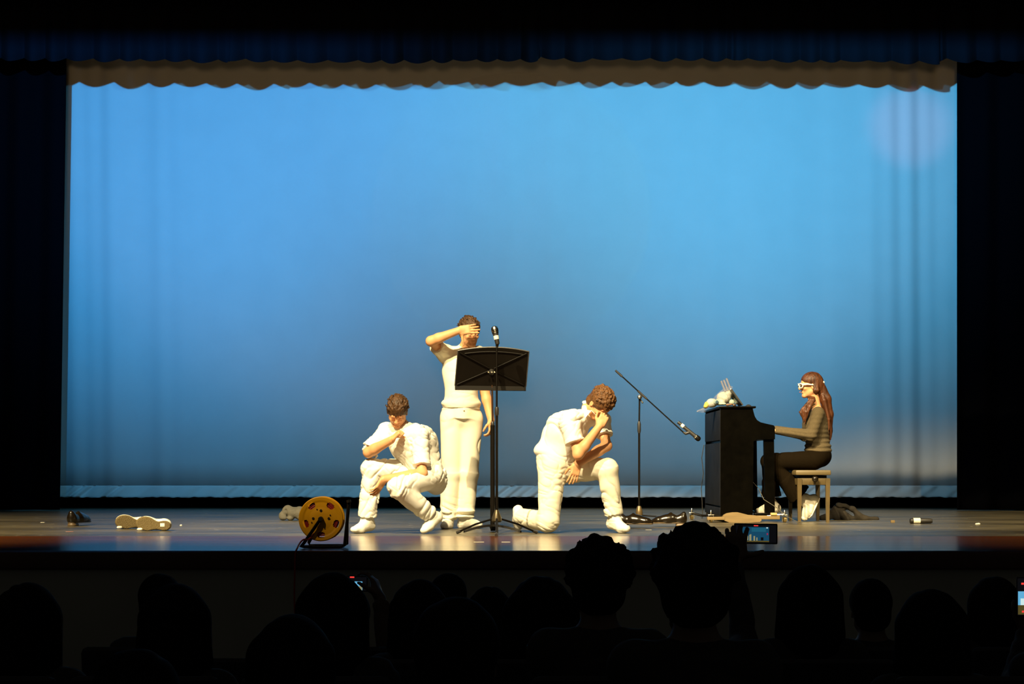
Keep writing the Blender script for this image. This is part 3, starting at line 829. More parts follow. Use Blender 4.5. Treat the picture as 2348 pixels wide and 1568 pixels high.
for sd in 'RL':
    a = J['an' + sd]; t = J['toe' + sd]; hl = J.get('heelL') if sd == 'L' else a + v3(.045, 0, -.05)
    f = nrm(t - hl); S = SDF(.005)
    S.cone(hl, t - f * .05, .043, .046, .02); S.cone(t - f * .06, t, .046, .034, .02); S.cone(a + v3(0, 0, .0), hl, .045, .044, .02); S.cone(a, t - f * .08, .045, .042, .03)
    if sd == 'L': S.cone(a + v3(.0, 0, .02), a + v3(.01, 0, .0), .05, .05, .02)
    S.cut(v3(0, 0, .002), (0, 0, -1))
    so = obj('shoe', S.mesh(wrinkle(.002, 90, f, 6)), M['canvas_white'], p); tag(so, 'white canvas sneaker')
    # sole strip on the back of the raised foot
    if sd == 'L':
        back = nrm(np.cross(v3(0, 1, 0), f)); back = back if back[0] > 0 else -back
        g = MB(); g.tube([hl + back * .040 - f * .03 , hl + back * .043 + f * .04, t - f * .05 + back * .044, t - f * .01 + back * .030], [.028, .036, .040, .03], 14, flat=.35)
        obj('sole', g, M['canvas_white'], so)
# long hair: crown, back fall, front lock
S = SDF(.005); T = lambda x, y, z: hc + hR @ (v3(x, y, z) * 1.02)
S.ell(T(0, -.018, .042), (.084, .106, .090), hR, .01); S.ell(T(0, -.06, -.01), (.076, .062, .07), hR, .03)
S.ell(T(0, .12, -.035), (.095, .082, .10), hR, .012, 's'); S.cone(T(-.09, .055, -.02), T(.09, .055, -.02), .045, None, .01, 's')
back = [T(0, -.07, .02), px(1893, 915, Y4), px(1899, 950, Y4 + .01), px(1901, 985, Y4), px(1903, 1010, Y4)]
S.chain(back, [.06, .052, .048, .034, .012], .02)
for q in range(9):
    dy = -.07 + .0175 * q
    S.chain([T(.03 * math.cos(q), -.085, .03), px(1890 + 3 * math.sin(q * 2), 918, Y4 + dy), px(1900 + 3 * math.sin(q), 962, Y4 + dy * 1.1), px(1901 + 5 * math.sin(q * 1.7), 1002 + 8 * math.sin(q * 2.3), Y4 + dy)], [.02, .017, .015, .004], .006)
for sx in (-1, 1):   # locks in front of the shoulders
    w = Y4 - sx * -.085
    for q in range(5):
        S.chain([T(-sx * .062, -.045 + .008 * q, .03), T(-sx * .074, -.045 + .006 * q, -.05), px(1866 - 2 * q, 918, Y4 + sx * (.10)), px(1850 - 3 * q + 4 * math.sin(q), 945, Y4 + sx * .115), px(1843 + 3 * math.sin(q * 2), 978 - 3 * q, Y4 + sx * .105)], [.018, .018, .016, .015, .005], .006)
obj('hair', S.mesh(wrinkle(.006, 110, (.75, .6, .12), 8)), M['hair_long'], p)
obj('hair_clip', MB().lathe([(.004, -.014), (.012, -.006), (.013, .004), (.006, .013)], T(-.035, -.115, .022), hR @ v3(-.5, -1, .1)), M['white_plastic'], p)
g = MB(); lens = []
for sx in (-1, 1):
    c0 = T(sx * .033, .104, .002)
    ring = [c0 + hR @ v3(.026 * math.cos(t), -.018 * abs(math.cos(t)) * (1 if sx * math.cos(t) > 0 else 0), .021 * math.sin(t)) for t in np.linspace(0, 2 * math.pi, 21)]
    g.tube(ring, .0065, 8, caps=False); g.tube([T(sx * .057, .088, .010), T(sx * .082, .05, .012), T(sx * .086, -.005, .002)], [.010, .0085, .005], 8)
    lens.append(MB().lathe([(.022, 0), (.021, .003)], c0 - hR @ v3(0, .003, 0), hR @ v3(0, 1, 0), 20))
g.tube([T(-.009, .112, .008), T(.009, .112, .008)], .005, 8)
sg = obj('sunglasses', g, M['white_plastic'], p); tag(sg, 'white-framed sunglasses'); [obj('lens', l_, M['lens'], sg) for l_ in lens]
lp = MB().tube([T(-.011, .100, -.056), T(0, .1025, -.056), T(.011, .100, -.056)], [.003, .006, .003], 8); tag(obj('lips', lp, mat('lips', (.5, .14, .12), .4), p), 'red lips')

# ------------------------------------------------------------------ upright piano
NY = 16.0; PL = 1.25
X = lambda x: (x - 1174) * NY / F
Z = lambda y: CZ + (HZ - y) * NY / F
pn = thing('upright_piano', (X(1690), NY + PL / 2, 0), 'black upright piano turned side-on, on a wooden dolly', 'piano')
prof = [(1652, 1182), (1652, 936), (1726, 936), (1728, 945), (1731, 955), (1736, 963), (1744, 968), (1756, 971), (1774, 975), (1777, 979), (1777, 1007), (1735, 1007), (1728, 1012), (1726, 1182)]
for y0 in (0, PL - .045):
    obj('side_panel', MB().prism([v3(X(a), NY + y0, Z(b)) for a, b in prof], v3(0, 0, 0), v3(0, .045, 0)), M['piano'], pn)
obj('lid', MB().box((X(1691), NY + PL / 2, Z(933.5)), (X(1733) - X(1649), PL + .04, .020), bev=.006), M['piano'], pn)
g = MB().prism([v3(X(a), 0, Z(b)) for a, b in [(1662, 1180), (1662, 937), (1722, 937), (1722, 965), (1720, 1178)]], v3(0, NY + .045, 0), v3(0, NY + PL - .045, 0))
obj('case', g, M['piano'], pn)
bk = MB()
for z0, z1 in ((Z(1009), Z(940)), (Z(1160), Z(1015)), (Z(1182), Z(1164))): bk.box((X(1654), NY + PL / 2, (z0 + z1) / 2), (.025, PL - .01, z1 - z0), bev=.004)
M['piano_back'] = mat('back_board_blue_light_tint', (.008, .009, .013), .6, spec=.1, var=.3)  # blue stage light on the piano back, tinted into its colour
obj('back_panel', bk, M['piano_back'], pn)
obj('key_bed', MB().box((X(1750), NY + PL / 2, Z(1003)), (X(1774) - X(1726), PL - .09, .035), bev=.004), M['piano'], pn)
wk = MB(); bkk = MB(); n = 52; kw = (PL - .12) / n
for i in range(n): wk.box((X(1757), NY + .06 + kw * (i + .5), Z(997)), (.15, kw - .0012, .018), bev=.002)
for i in range(n):
    if i % 7 not in (2, 6): bkk.box((X(1750), NY + .06 + kw * (i + 1), Z(994.5)), (.09, .011, .014), bev=.002)
kb = obj('keyboard', wk, M['key_white'], pn); obj('black_keys', bkk, M['black_plastic'], kb)
obj('fallboard', MB().box((X(1729), NY + PL / 2, Z(982)), (.02, PL - .09, .13), R=np.array(Matrix.Rotation(.25, 3, 'Y')), bev=.004), M['piano'], pn)
for y0 in (.03, PL - .09):
    g = MB(); a = [v3(X(1753), NY + y0, Z(1007)), v3(X(1776), NY + y0, Z(1007)), v3(X(1778), NY + y0, Z(1176)), v3(X(1756), NY + y0, Z(1176))]
    obj('leg', g.prism(a, v3(0, 0, 0), v3(0, .06, 0)), M['piano'], pn)
    g = MB().box((X(1756), NY + y0 + .03, Z(1180)), (X(1781) - X(1730), .06, .03), bev=.006)
    obj('toe_block', g, M['piano'], pn)
for i in (-1, 0, 1):
    obj('pedal', MB().tube([v3(X(1726), NY + PL / 2 + .09 * i, .11), v3(X(1740), NY + PL / 2 + .09 * i, .10), v3(X(1748), NY + PL / 2 + .09 * i, .085)], [.008, .012, .016], 10, flat=.5), M['gold_metal'], pn)

# dolly under the piano
dl = thing('piano_dolly', (X(1690), NY + PL / 2, 0), 'plywood and steel dolly with bright casters beneath the piano', 'dolly')
o1 = [(1655, 1186), (1657, 1180), (1665, 1176), (1678, 1174), (1690, 1174), (1702, 1177), (1714, 1180), (1730, 1181), (1742, 1185), (1744, 1192), (1740, 1196), (1700, 1198), (1670, 1197), (1659, 1193)]
obj('end_board', MB().prism([v3(X(a), NY - .07, Z(b)) for a, b in o1], v3(0, 0, 0), v3(0, .04, 0)), M['plywood'], dl)
obj('deck', MB().box((X(1690), NY + PL / 2, .046), (.29, PL + .06, .03), bev=.004), M['plywood'], dl)
obj('cross_board', MB().box((X(1758), NY - .035, Z(1186)), (X(1786) - X(1730), .06, .035), bev=.004), M['plywood'], dl)
obj('cross_board', MB().box((X(1640), NY - .04, Z(1188)), (X(1662) - X(1622), .07, .03), bev=.004), M['plywood'], dl)
obj('wedge_block', MB().box((X(1772), NY - .05, Z(1178)), (X(1780) - X(1766), .05, .024), bev=.003), mat('pale_pine_block', (.4, .26, .1), .6), dl)


def caster(c, r=.026):
    c = np.asarray(c, float)
    w = obj('caster', MB().lathe([(r * .6, -.013), (r, -.010), (r, .010), (r * .6, .013)], c, (1, .25, 0), 20), M['gold_metal'], dl)
    g = MB()
    for s_ in (-1, 1): g.box(c + v3(s_ * .022, 0, .012), (.005, .035, .056), bev=.002)
    g.box(c + v3(0, 0, .042), (.055, .05, .008), bev=.002)
    obj('fork', g, M['chrome'], w); obj('stem', MB().lathe([(.011, 0), (.009, .02), (.006, .034), (.003, .042)], c + v3(0, 0, .044), n=14), M['chrome'], w)


caster(px(1586, 1186, 16.75) * v3(1, 1, 0) + v3(0, 0, .028))
caster(v3(X(1629), NY - .04, .028), .027)
caster(v3(X(1797), NY - .05, .028), .027)
obj('arm', MB().tube([v3(X(1655), NY - .02, .05), v3(X(1629), NY - .04, .075)], .012, 10), M['black_metal'], dl)
obj('arm', MB().tube([v3(X(1740), NY - .01, .05), v3(X(1797), NY - .05, .078)], .009, 10), M['chrome'], dl)
obj('arm', MB().tube([v3(X(1660), NY + .45, .05), px(1610, 1182, 16.7), px(1586, 1176, 16.75)], .012, 10), M['black_metal'], dl)

cb = MB().tube([px(1614, 1020, 17.2), px(1609, 1050, 17.2), px(1613, 1085, 17.2), px(1608, 1120, 17.2), px(1610, 1150, 17.2), v3(px(1611, 0, 17.2)[0], 17.2, .006), v3(px(1608, 0, 17.3)[0], 17.3, .005)], .004, 8)
tag(obj('power_cable', cb, M['black_plastic'], org=px(1615, 1185, 17.4) * v3(1, 1, 0)), 'thin black cable dangling down the back of the piano', 'cable')
pc = MB().tube([v3(X(1727), NY + .2, .40), px(1740, 1120, 16.15), px(1752, 1145, 16.0) + v3(0, .02, 0), px(1783, 1165, 15.93), px(1800, 1182, 15.92), px(1830, 1196, 15.9) * v3(1, 1, 0) + v3(0, 0, .004), px(1900, 1195, 16.3) * v3(1, 1, 0) + v3(0, 0, .004), px(2000, 1193, 16.5) * v3(1, 1, 0) + v3(0, 0, .004)], .003, 8)
tag(obj('loose_cable', pc, M['gray_cloth'], org=px(1830, 1196, 15.9) * v3(1, 1, 0)), 'thin grey cable trailing from the piano front under the bench', 'cable')

# ------------------------------------------------------------------ things on the piano
zt = Z(933.5) + .0105
pl = thing('plush_toy', (X(1640), NY + .55, zt), 'white plush toy wrapped in clear cellophane lying on the piano', 'soft toy')
yp = NY + .30; sp = F / yp
PP = lambda x, y, d=0: px(x, y, yp + d)
def body_k(n, prims, m, parent, h=.004):
    S = SDF(h)
    for c, r in prims: S.ell(c, r, None, .012)
    return obj(n, S.mesh(wrinkle(.003, 60, (.6, .2, .5), 4)), m, parent)
body_k('body', [(PP(1660, 912), (.070, .085, .060)), (PP(1672, 902), (.045, .06, .035)), (PP(1652, 922, -.03), (.05, .05, .030)), (PP(1632, 924, .0), (.055, .05, .045))], M['plush'], pl)
body_k('muzzle', [(PP(1645, 922, -.05), (.036, .04, .030)), (PP(1655, 926, -.06), (.045, .03, .015))], M['plush_teal'], pl)
body_k('eye', [(PP(1644, 922, -.088), (.017, .014, .020))], M['plush_gray'], pl, .003)
body_k('cap', [(PP(1620, 928, .0), (.024, .045, .032)), (PP(1617, 932, .0), (.018, .035, .018))], M['plush_yellow'], pl)
body_k('ear', [(PP(1683, 910, .02), (.025, .02, .040)), (PP(1690, 921, .02), (.026, .02, .028)), (PP(1678, 922, -.04), (.03, .02, .025))], M['plush_teal'], pl)
body_k('paw', [(PP(1668, 928, -.06), (.018, .02, .014)), (PP(1676, 927, -.07), (.016, .02, .013)), (PP(1684, 929, -.06), (.016, .02, .010))], M['paper_brown'], pl)
# cellophane: a crinkled clear sheet over the toy, gathered at both ends
V = []; nu, nv = 60, 28; r0 = np.random.RandomState(2); jit = r0.randn(nu, nv) * .004
cl = [(1597, 945, .010), (1606, 944, .030), (1614, 946, .040), (1622, 936, .050), (1636, 922, .070), (1652, 910, .082), (1666, 904, .080), (1676, 898, .050)]
for i in range(nu):
    t = i / (nu - 1) * (len(cl) - 1); a = int(min(t, len(cl) - 2)); f_ = t - a
    cx, cy, rr = [cl[a][q] * (1 - f_) + cl[a + 1][q] * f_ for q in range(3)]
    c = PP(cx, cy)
    for j in range(nv):
        th = math.pi * (-.05 + 1.1 * j / (nv - 1)); r = rr * (1 + .10 * math.sin(7 * th + i * .5)) + jit[i, j]
        V.append(c + v3(.35 * r * math.sin(th), -math.cos(th) * r * 1.1, math.sin(th) * r * .95))
Fc = [(i * nv + j, i * nv + j + 1, (i + 1) * nv + j + 1, (i + 1) * nv + j) for i in range(nu - 1) for j in range(nv - 1)]
wr = obj('cellophane_wrap', (np.array(V), Fc), M['cello'], pl, smooth=False); tag(wr, 'crinkled clear cellophane')
md = thing('music_board', (X(1700), NY + .55, zt), 'black board leaning over the plush toy on the piano top', 'board')
yb = NY + .28
a = px(1700, 929, yb); b = px(1674, 893, yb); nn = nrm(np.cross(b - a, v3(0, 1, 0)))
obj('panel', MB().prism([a, b, b + nn * .012, a + nn * .012], v3(0, -.14, 0), v3(0, .14, 0)), M['black_plastic'], md)
obj('screw', MB().lathe([(.008, 0), (.008, .004), (.003, .006)], px(1676, 885.5, yb - .14) + v3(0, 0, 0) * 0 + v3(0, 0, -.03), (0, -1, 0), 12), M['chrome'], md)
obj('brace', MB().tube([px(1700, 928, yb - .10), px(1690, 924, yb - .12), px(1684, 929.5, yb - .12)], .005, 8), M['black_metal'], md)
for i, (xx, yy) in enumerate(((1657, 882), (1663, 880), (1669, 876))):
    g = MB().tube([px(xx + 6, yy + 16, yb - .02), px(xx - 3.5, yy - 9, yb - .02)], .0105, 14)
    o = obj('plastic_tube', g, M['cup'], org=px(xx + 6, yy + 16, yb))
    tag(o, ['leftmost of the three clear plastic tubes above the board on the piano', 'middle one of the three clear plastic tubes above the board on the piano', 'rightmost of the three clear plastic tubes above the board on the piano'][i], 'tube', 'clear tubes above the piano')
obj_ = obj('lens_case', MB().lathe([(.03, 0), (.03, .012), (.018, .022), (.01, .026)], px(1716, 931, 16.3) * v3(1, 1, 0) + v3(0, 0, zt), n=20), M['black_plastic'], org=px(1716, 931, 16.3) * v3(1, 1, 0) + v3(0, 0, zt))
tag(obj_, 'small round black case on the right end of the piano lid', 'case')

# ------------------------------------------------------------------ piano bench
bx0, bx1 = X(1824), X(1905); by0, by1 = 15.98, 16.56
bn = thing('piano_bench', ((bx0 + bx1) / 2, (by0 + by1) / 2, 0), 'tan height-adjustable piano bench under the pianist', 'bench')
obj('cushion', MB().box(((bx0 + bx1) / 2, (by0 + by1) / 2, Z(1083.5)), (bx1 - bx0, by1 - by0, .048), bev=.012), M['bench_pad'], bn)
obj('mechanism', MB().box(((bx0 + bx1) / 2 + .01, (by0 + by1) / 2, Z(1094)), (bx1 - bx0 - .09, by1 - by0 - .08, .035)), M['black_metal'], bn)
for y0 in (by0 + .02, by1 - .045): obj('rail', MB().box(((bx0 + bx1) / 2, y0 + .012, Z(1104)), (bx1 - bx0 - .05, .024, .062), bev=.003), M['bench'], bn)
for x0 in (bx0 + .032, bx1 - .02): obj('rail', MB().box((x0 + 0, (by0 + by1) / 2, Z(1104)), (.022, by1 - by0 - .06, .062), bev=.003), M['bench'], bn)
for i, (x0, y0) in enumerate(((bx0 + .038, by0 + .03), (bx1 - .028, by0 + .03), (bx0 + .038, by1 - .03), (bx1 - .028, by1 - .03))):
    g = MB(); w0, w1 = .021, .014; z1, z0 = Z(1097), .0
    V = [v3(x0 + a * w1, y0 + b * w1, z0) for a, b in ((-1, -1), (1, -1), (1, 1), (-1, 1))] + [v3(x0 + a * w0, y0 + b * w0, z1) for a, b in ((-1, -1), (1, -1), (1, 1), (-1, 1))]
    g.add(V, [(3, 2, 1, 0), (4, 5, 6, 7), (0, 1, 5, 4), (1, 2, 6, 5), (2, 3, 7, 6), (3, 0, 4, 7)])
    obj('leg', g, M['bench'], bn)
kn = MB().lathe([(.008, 0), (.010, .012), (.022, .02), (.030, .032), (.030, .045), (.022, .056), (.008, .062)], v3(X(1867), by0 - .0, Z(1098)) + v3(0, .012, 0), (0, -1, 0), 24)
tag(obj('knob', kn, M['leather'], bn), 'round black adjusting knob')

# ------------------------------------------------------------------ microphones and stands
def microphone(tip, tail, r, label, extra=None):
    """tip = grille end"""
    d = nrm(tail - tip); L = np.linalg.norm(tail - tip)
    t = thing('microphone', (tip + tail) / 2, label, 'microphone')
    obj('grille', MB().lathe([(r * .45, 0), (r * .85, .008), (r, .022), (r * .97, .045), (r * .8, .052)], tip, d, 20), M['chrome' if extra == 'bright' else 'black_metal'], t)
    obj('collar', MB().lathe([(r * .9, 0), (r * .9, .012)], tip + d * .046, d, 20), M['chrome'], t)
    obj('body', MB().lathe([(r * .80, 0), (r * .72, .02), (r * .60, L - .065), (r * .52, L - .058)], tip + d * .056, d, 20), M['black_plastic'], t)
    obj('label_band', MB().lathe([(r * .72, 0), (r * .68, .030)], tip + d * (L * (.52 if extra == 'bright' else .74)), d, 20), M['tape'], t)
    return t


def tripod(t, c, hub_z, rad, angs, hub_r=.026, leg_r=.0075):
    for a in angs:
        e = c + v3(rad * math.cos(a), rad * math.sin(a), .012); s_ = c + v3(.02 * math.cos(a), .02 * math.sin(a), hub_z + .012)
        lg = obj('leg', MB().tube([s_, s_ + (e - s_) * .5 + v3(0, 0, .010), e], [leg_r, leg_r, leg_r], 10), M['black_metal'], t)
        obj('rubber_foot', MB().tube([e - nrm(e - s_) * .03, e + nrm(e - s_) * .008], [.0105, .0125], 10), M['black_plastic'], lg)


cy = 13.10; c = v3(px(1139, 0, cy)[0], cy, 0); sm_ = F / cy
st = thing('microphone_stand', c, 'straight black microphone stand in front of the music stand', 'microphone stand')
zz = lambda y, Y: CZ + (HZ - y) * Y / F
tripod(st, c, zz(1192, cy), .345, (-math.pi / 2, math.radians(28), math.radians(152)))
obj('hub', MB().lathe([(.030, zz(1197, cy)), (.040, zz(1194, cy)), (.036, zz(1186, cy)), (.022, zz(1175, cy)), (.015, zz(1169, cy))], c), M['gold_metal'] if 0 else mat('dark_bronze_hub', (.07, .055, .03), .35, metal=.6), st)
obj('lower_pole', MB().tube([c + v3(0, 0, zz(1228, cy) + .015), c + v3(0, 0, zz(950, cy))], .0105, 14), M['black_metal'], st)
obj('clutch', MB().lathe([(.012, zz(953, cy)), (.016, zz(950, cy)), (.016, zz(938, cy)), (.012, zz(933, cy))], c), M['black_plastic'], st)
obj('upper_pole', MB().tube([c + v3(0, 0, zz(945, cy)), c + v3(0, 0, zz(790, cy))], .0075, 12), M['black_metal'], st)
obj('clip', MB().tube([c + v3(.002, 0, zz(797, cy)), c + v3(.004, 0, zz(788, cy)), px(1139, 772, cy)], [.009, .013, .016], 12), M['black_plastic'], st)
microphone(px(1133, 748, cy), px(1141, 790, cy - .02) + v3(0, 0, 0), .028, 'silver and black microphone pointing up on the straight stand', 'bright')

cy = 16.55; c = v3(px(1465.5, 0, cy)[0], cy, 0)
st = thing('boom_microphone_stand', c, 'black boom microphone stand between the kneeling person and the piano', 'microphone stand')
tripod(st, c, zz(1184, cy), .33, (math.radians(-28), math.radians(-152), math.radians(92)))
obj('hub', MB().lathe([(.030, zz(1184, cy)), (.036, zz(1180, cy)), (.032, zz(1170, cy)), (.018, zz(1160, cy))], c), mat('bronze_hub', (.16, .11, .05), .35, metal=.6), st)
obj('lower_pole', MB().tube([c + v3(0, 0, .05), c + v3(0, 0, zz(985, cy))], .0105, 14), M['black_metal'], st)
obj('clutch', MB().lathe([(.012, zz(993, cy)), (.017, zz(988, cy)), (.017, zz(972, cy)), (.011, zz(966, cy))], c), M['black_plastic'], st)
obj('upper_pole', MB().tube([c + v3(0, 0, zz(980, cy)), c + v3(.004, 0, zz(908, cy))], .008, 12), M['black_metal'], st)
A = px(1411, 849, cy - .03); B = px(1567, 991, cy - .03)
obj('boom', MB().tube([A, B], .0065, 12), M['black_metal'], st)
obj('counterweight', MB().tube([A, A + (B - A) * .10], [.010, .012], 12), M['black_plastic'], st)
jo = obj('joint', MB().lathe([(.010, -.03), (.022, -.022), (.022, .022), (.010, .03)], px(1467, 910, cy - .01), (0, 1, 0), 18), M['black_plastic'], st)
obj('screw', MB().lathe([(.012, 0), (.012, .01), (.005, .014)], px(1466, 911, cy - .04), (0, -1, 0), 14), M['chrome'], jo)
obj('sleeve', MB().tube([A + (B - A) * .33, A + (B - A) * .46], .0105, 12), M['black_plastic'], st)
obj('lever', MB().tube([px(1468, 915, cy), px(1474, 924, cy - .02)], [.006, .009], 10), M['chrome'], st)
obj('clip', MB().tube([B, px(1572, 994, cy - .03), px(1582, 990, cy - .03)], [.010, .014, .018], 12), M['black_plastic'], st)
microphone(px(1605, 1009, cy - .03), px(1554, 967, cy - .03), .026, 'black microphone with a white band clamped to the boom arm')

# ------------------------------------------------------------------ music stand
cy = 13.50; c = v3(px(1129.5, 0, cy)[0], cy, 0)
ms = thing('music_stand', c, 'black music stand with a wide desk in front of the standing person', 'music stand')
K = lambda x, y, d=0.0: px(x, y, cy + d)
TL, TR, BLc, BR = (1050, 804), (1213, 806), (1043, 884), (1206, 886)
def desk(u, v, off=0):
    """u 0..1 left-right, v 0..1 bottom-top"""
    x = (BLc[0] * (1 - u) + BR[0] * u) * (1 - v) + (TL[0] * (1 - u) + TR[0] * u) * v
    y = (BLc[1] * (1 - u) + BR[1] * u) * (1 - v) + (TL[1] * (1 - u) + TR[1] * u) * v - 9 * v * (1 - (2 * u - 1) ** 2)
    return K(x, y, -.02 - .10 * v) + v3(0, off, 0)
nu, nv = 25, 9
V = [desk(i / (nu - 1), j / (nv - 1), o_) for o_ in (0, .006) for j in range(nv) for i in range(nu)]; Fc = []
for j in range(nv - 1):
    for i in range(nu - 1):
        q = j * nu + i; Fc += [(q, q + 1, q + 1 + nu, q + nu), (nu * nv + q + nu, nu * nv + q + nu + 1, nu * nv + q + 1, nu * nv + q)]
for i in range(nu - 1):
    for j in (0, nv - 1): q = j * nu + i; Fc.append((q, q + 1, q + 1 + nu * nv, q + nu * nv))
for j in range(nv - 1):
    for i in (0, nu - 1): q = j * nu + i; Fc.append((q, q + nu, q + nu + nu * nv, q + nu * nv))
g = MB(); g.add(V, Fc); dk = obj('desk', g, M['black_metal'], ms)
g = MB()
for e in ((.03, .03), (.97, .03), (.03, .93), (.97, .93)):
    ctr = desk(.5, .42, -.010); en = desk(e[0], e[1], -.007); g.tube([ctr + (en - ctr) * .08, en], .0055, 8)
g.tube([desk(u_, .88, -.006) for u_ in np.linspace(.1, .92, 14)], .0055, 8)
obj('desk_ribs', g, M['black_metal'], dk)
g = MB(); g.tube([desk(u_, 1.0, .003) for u_ in np.linspace(0, 1, 20)], .0055, 8); g.tube([desk(0, v_, .003) for v_ in np.linspace(0, 1, 5)], .004, 8); g.tube([desk(1, v_, .003) for v_ in np.linspace(0, 1, 5)], .004, 8)
obj('rim', g, mat('worn_black_edge', (.05, .05, .05), .3), dk)
a = desk(0, 0); b = desk(1, 0)
obj('shelf', MB().prism([a + v3(0, 0, .002), a + v3(0, -.004, -.032), a + v3(0, .05, -.034), a + v3(0, .05, 0)], v3(0, 0, 0), b - a), M['black_metal'], ms)
obj('clamp', MB().lathe([(.012, -.03), (.024, -.02), (.024, .01), (.01, .03)], K(1127, 853, -.055), (0, -1, 0), 18), M['black_plastic'], ms)
g = MB()
for dx in (-7, 1, 7): g.lathe([(.007, 0), (.007, .012), (.003, .016)], K(1127 + dx, 853, -.10), (0, -1, 0), 12)
obj('screws', g, M['chrome'], ms)
zc = lambda y: CZ + (HZ - y) * cy / F
obj('upper_pole', MB().tube([c + v3(-.005, -.02, zc(860)), c + v3(0, 0, zc(970))], .0075, 12), mat('worn_dark_tube', (.06, .03, .015), .3, metal=.5), ms)
obj('clutch', MB().lathe([(.010, zc(980)), (.015, zc(976)), (.015, zc(970)), (.008, zc(966))], c), M['black_plastic'], ms)
obj('lower_pole', MB().tube([c + v3(0, 0, zc(975)), c + v3(0, 0, zc(1205))], .018, 16), M['black_metal'], ms)
for a_ in (math.radians(-158), math.radians(-22), math.radians(90)):
    dr = v3(math.cos(a_), math.sin(a_), 0); sd = v3(-dr[1], dr[0], 0); V = []; n_ = 10
    for i in range(n_):
        t = i / (n_ - 1); p_ = c + dr * (.24 * t) + v3(0, 0, .050 - .046 * t ** 1.8); w_ = .030 - .012 * t; th = .016
        V += [p_ - sd * w_ + v3(0, 0, -th * .2 * 0), p_ - sd * w_ * .5 + v3(0, 0, th), p_ + sd * w_ * .5 + v3(0, 0, th), p_ + sd * w_]
    Fc = [(i * 4 + k, i * 4 + (k + 1) % 4, (i + 1) * 4 + (k + 1) % 4, (i + 1) * 4 + k) for i in range(n_ - 1) for k in range(4)] + [(3, 2, 1, 0), ((n_ - 1) * 4, (n_ - 1) * 4 + 1, (n_ - 1) * 4 + 2, (n_ - 1) * 4 + 3)]
    g = MB(); g.add(V, Fc); obj('foot', g, M['black_metal'], ms)

# ------------------------------------------------------------------ cable reel on the lip
ry = 10.95; rc = px(738, 1189, ry); rr = 51 * ry / F
rl = thing('cable_reel', v3(rc[0], ry, 0), 'yellow extension cable reel on a black tube frame at the stage edge', 'cable reel')


def flange(y, slots=True):
    """disc facing -Y with five rounded slots, built as a polar grid with the slot cells left out"""
    n_ = 180; rad = [.0, .012, .030, .055, .072, .078, .084, .090, .096, .102, .108, .113, .120, .130, .137, .1425]; rad = [r * rr / .1425 for r in rad]
    V = []; Fc = []
    bul = [.004, .004, .004, .004, 0, 0, 0, 0, 0, 0, 0, .002, .004, .004, .005, .001]
    for o_ in (0, .004):
        for r, bq in zip(rad, bul):
            for k in range(n_):
                t = 2 * math.pi * k / n_; V.append(v3(rc[0] + r * math.cos(t), y - bq + o_, rc[2] + r * math.sin(t)))
    m_ = len(rad); full = set()
    for i in range(m_ - 1):
        for k in range(n_):
            t = (k + .5) * 360 / n_; hole = False
            if slots and 6 <= i <= 11:
                for sc_ in (54, 126, 198, 270, 342):
                    dlt = abs((t - sc_ + 180) % 360 - 180)
                    if dlt < (14 if i in (8, 9, 7, 10) else 11): hole = True
            if not hole: full.add((i, k))
    N = m_ * n_
    for i, k in full:
        k2 = (k + 1) % n_; a, b, c_, d = i * n_ + k, i * n_ + k2, (i + 1) * n_ + k2, (i + 1) * n_ + k
        Fc += [(a, b, c_, d), (d + N, c_ + N, b + N, a + N)]
        for (i2, kk, e1, e2) in ((i, (k - 1) % n_, a, d), (i, k2, b, c_)):
            if (i2, kk) not in full: Fc.append((e1, e2, e2 + N, e1 + N))
        if (i - 1, k) not in full and i > 0: Fc.append((a, b, b + N, a + N))
        if (i + 1, k) not in full: Fc.append((d, c_, c_ + N, d + N))
    g = MB(); g.add(V, Fc); return g


fl = obj('front_flange', flange(ry - .05), M['yellow'], rl); obj('back_flange', flange(ry + .05), M['yellow'], rl)
obj('drum', MB().lathe([(rr * .42, -.045), (rr * .42, .045)], v3(rc[0], ry, rc[2]), (0, 1, 0), 40), M['yellow'], rl)
g = MB(); pts = []
for q in range(6):
    for lay in range(4):
        g.tube([v3(rc[0] + (rr * .50 + lay * .011) * math.cos(t), ry - .038 + q * .0145, rc[2] + (rr * .50 + lay * .011) * math.sin(t)) for t in np.linspace(0, 2 * math.pi, 41)], .0062, 8, caps=False)
tag(obj('wound_cable', g, M['red_cable'], rl), 'dark red cable wound on the drum')
g = MB()
for dx, dy, r_ in ((0, 19, 3), (-17.5, 1, 3), (18, 1, 3), (-9, 22, 1.4), (21, 9, 1.4), (-21, -8, 1.4), (8, -20, 1.4)):
    g.lathe([(r_ * ry / F, 0), (r_ * ry / F, .003)], v3(rc[0] + dx * ry / F, ry - .0535, rc[2] + dy * ry / F), (0, -1, 0), 16)
obj('socket_holes', g, mat('dark_hole', (.02, .005, .003), .8), fl)
obj('hub', MB().lathe([(.016, 0), (.016, .03), (.012, .036)], v3(rc[0], ry - .05, rc[2]), (0, -1, 0), 20), M['black_plastic'], rl)
ra = lambda x, y, d: px(x, y, ry + d)
zf = .011
L0 = px(690, 0, ry - .07); R0 = px(790, 0, ry - .07)
tubeR = .0105
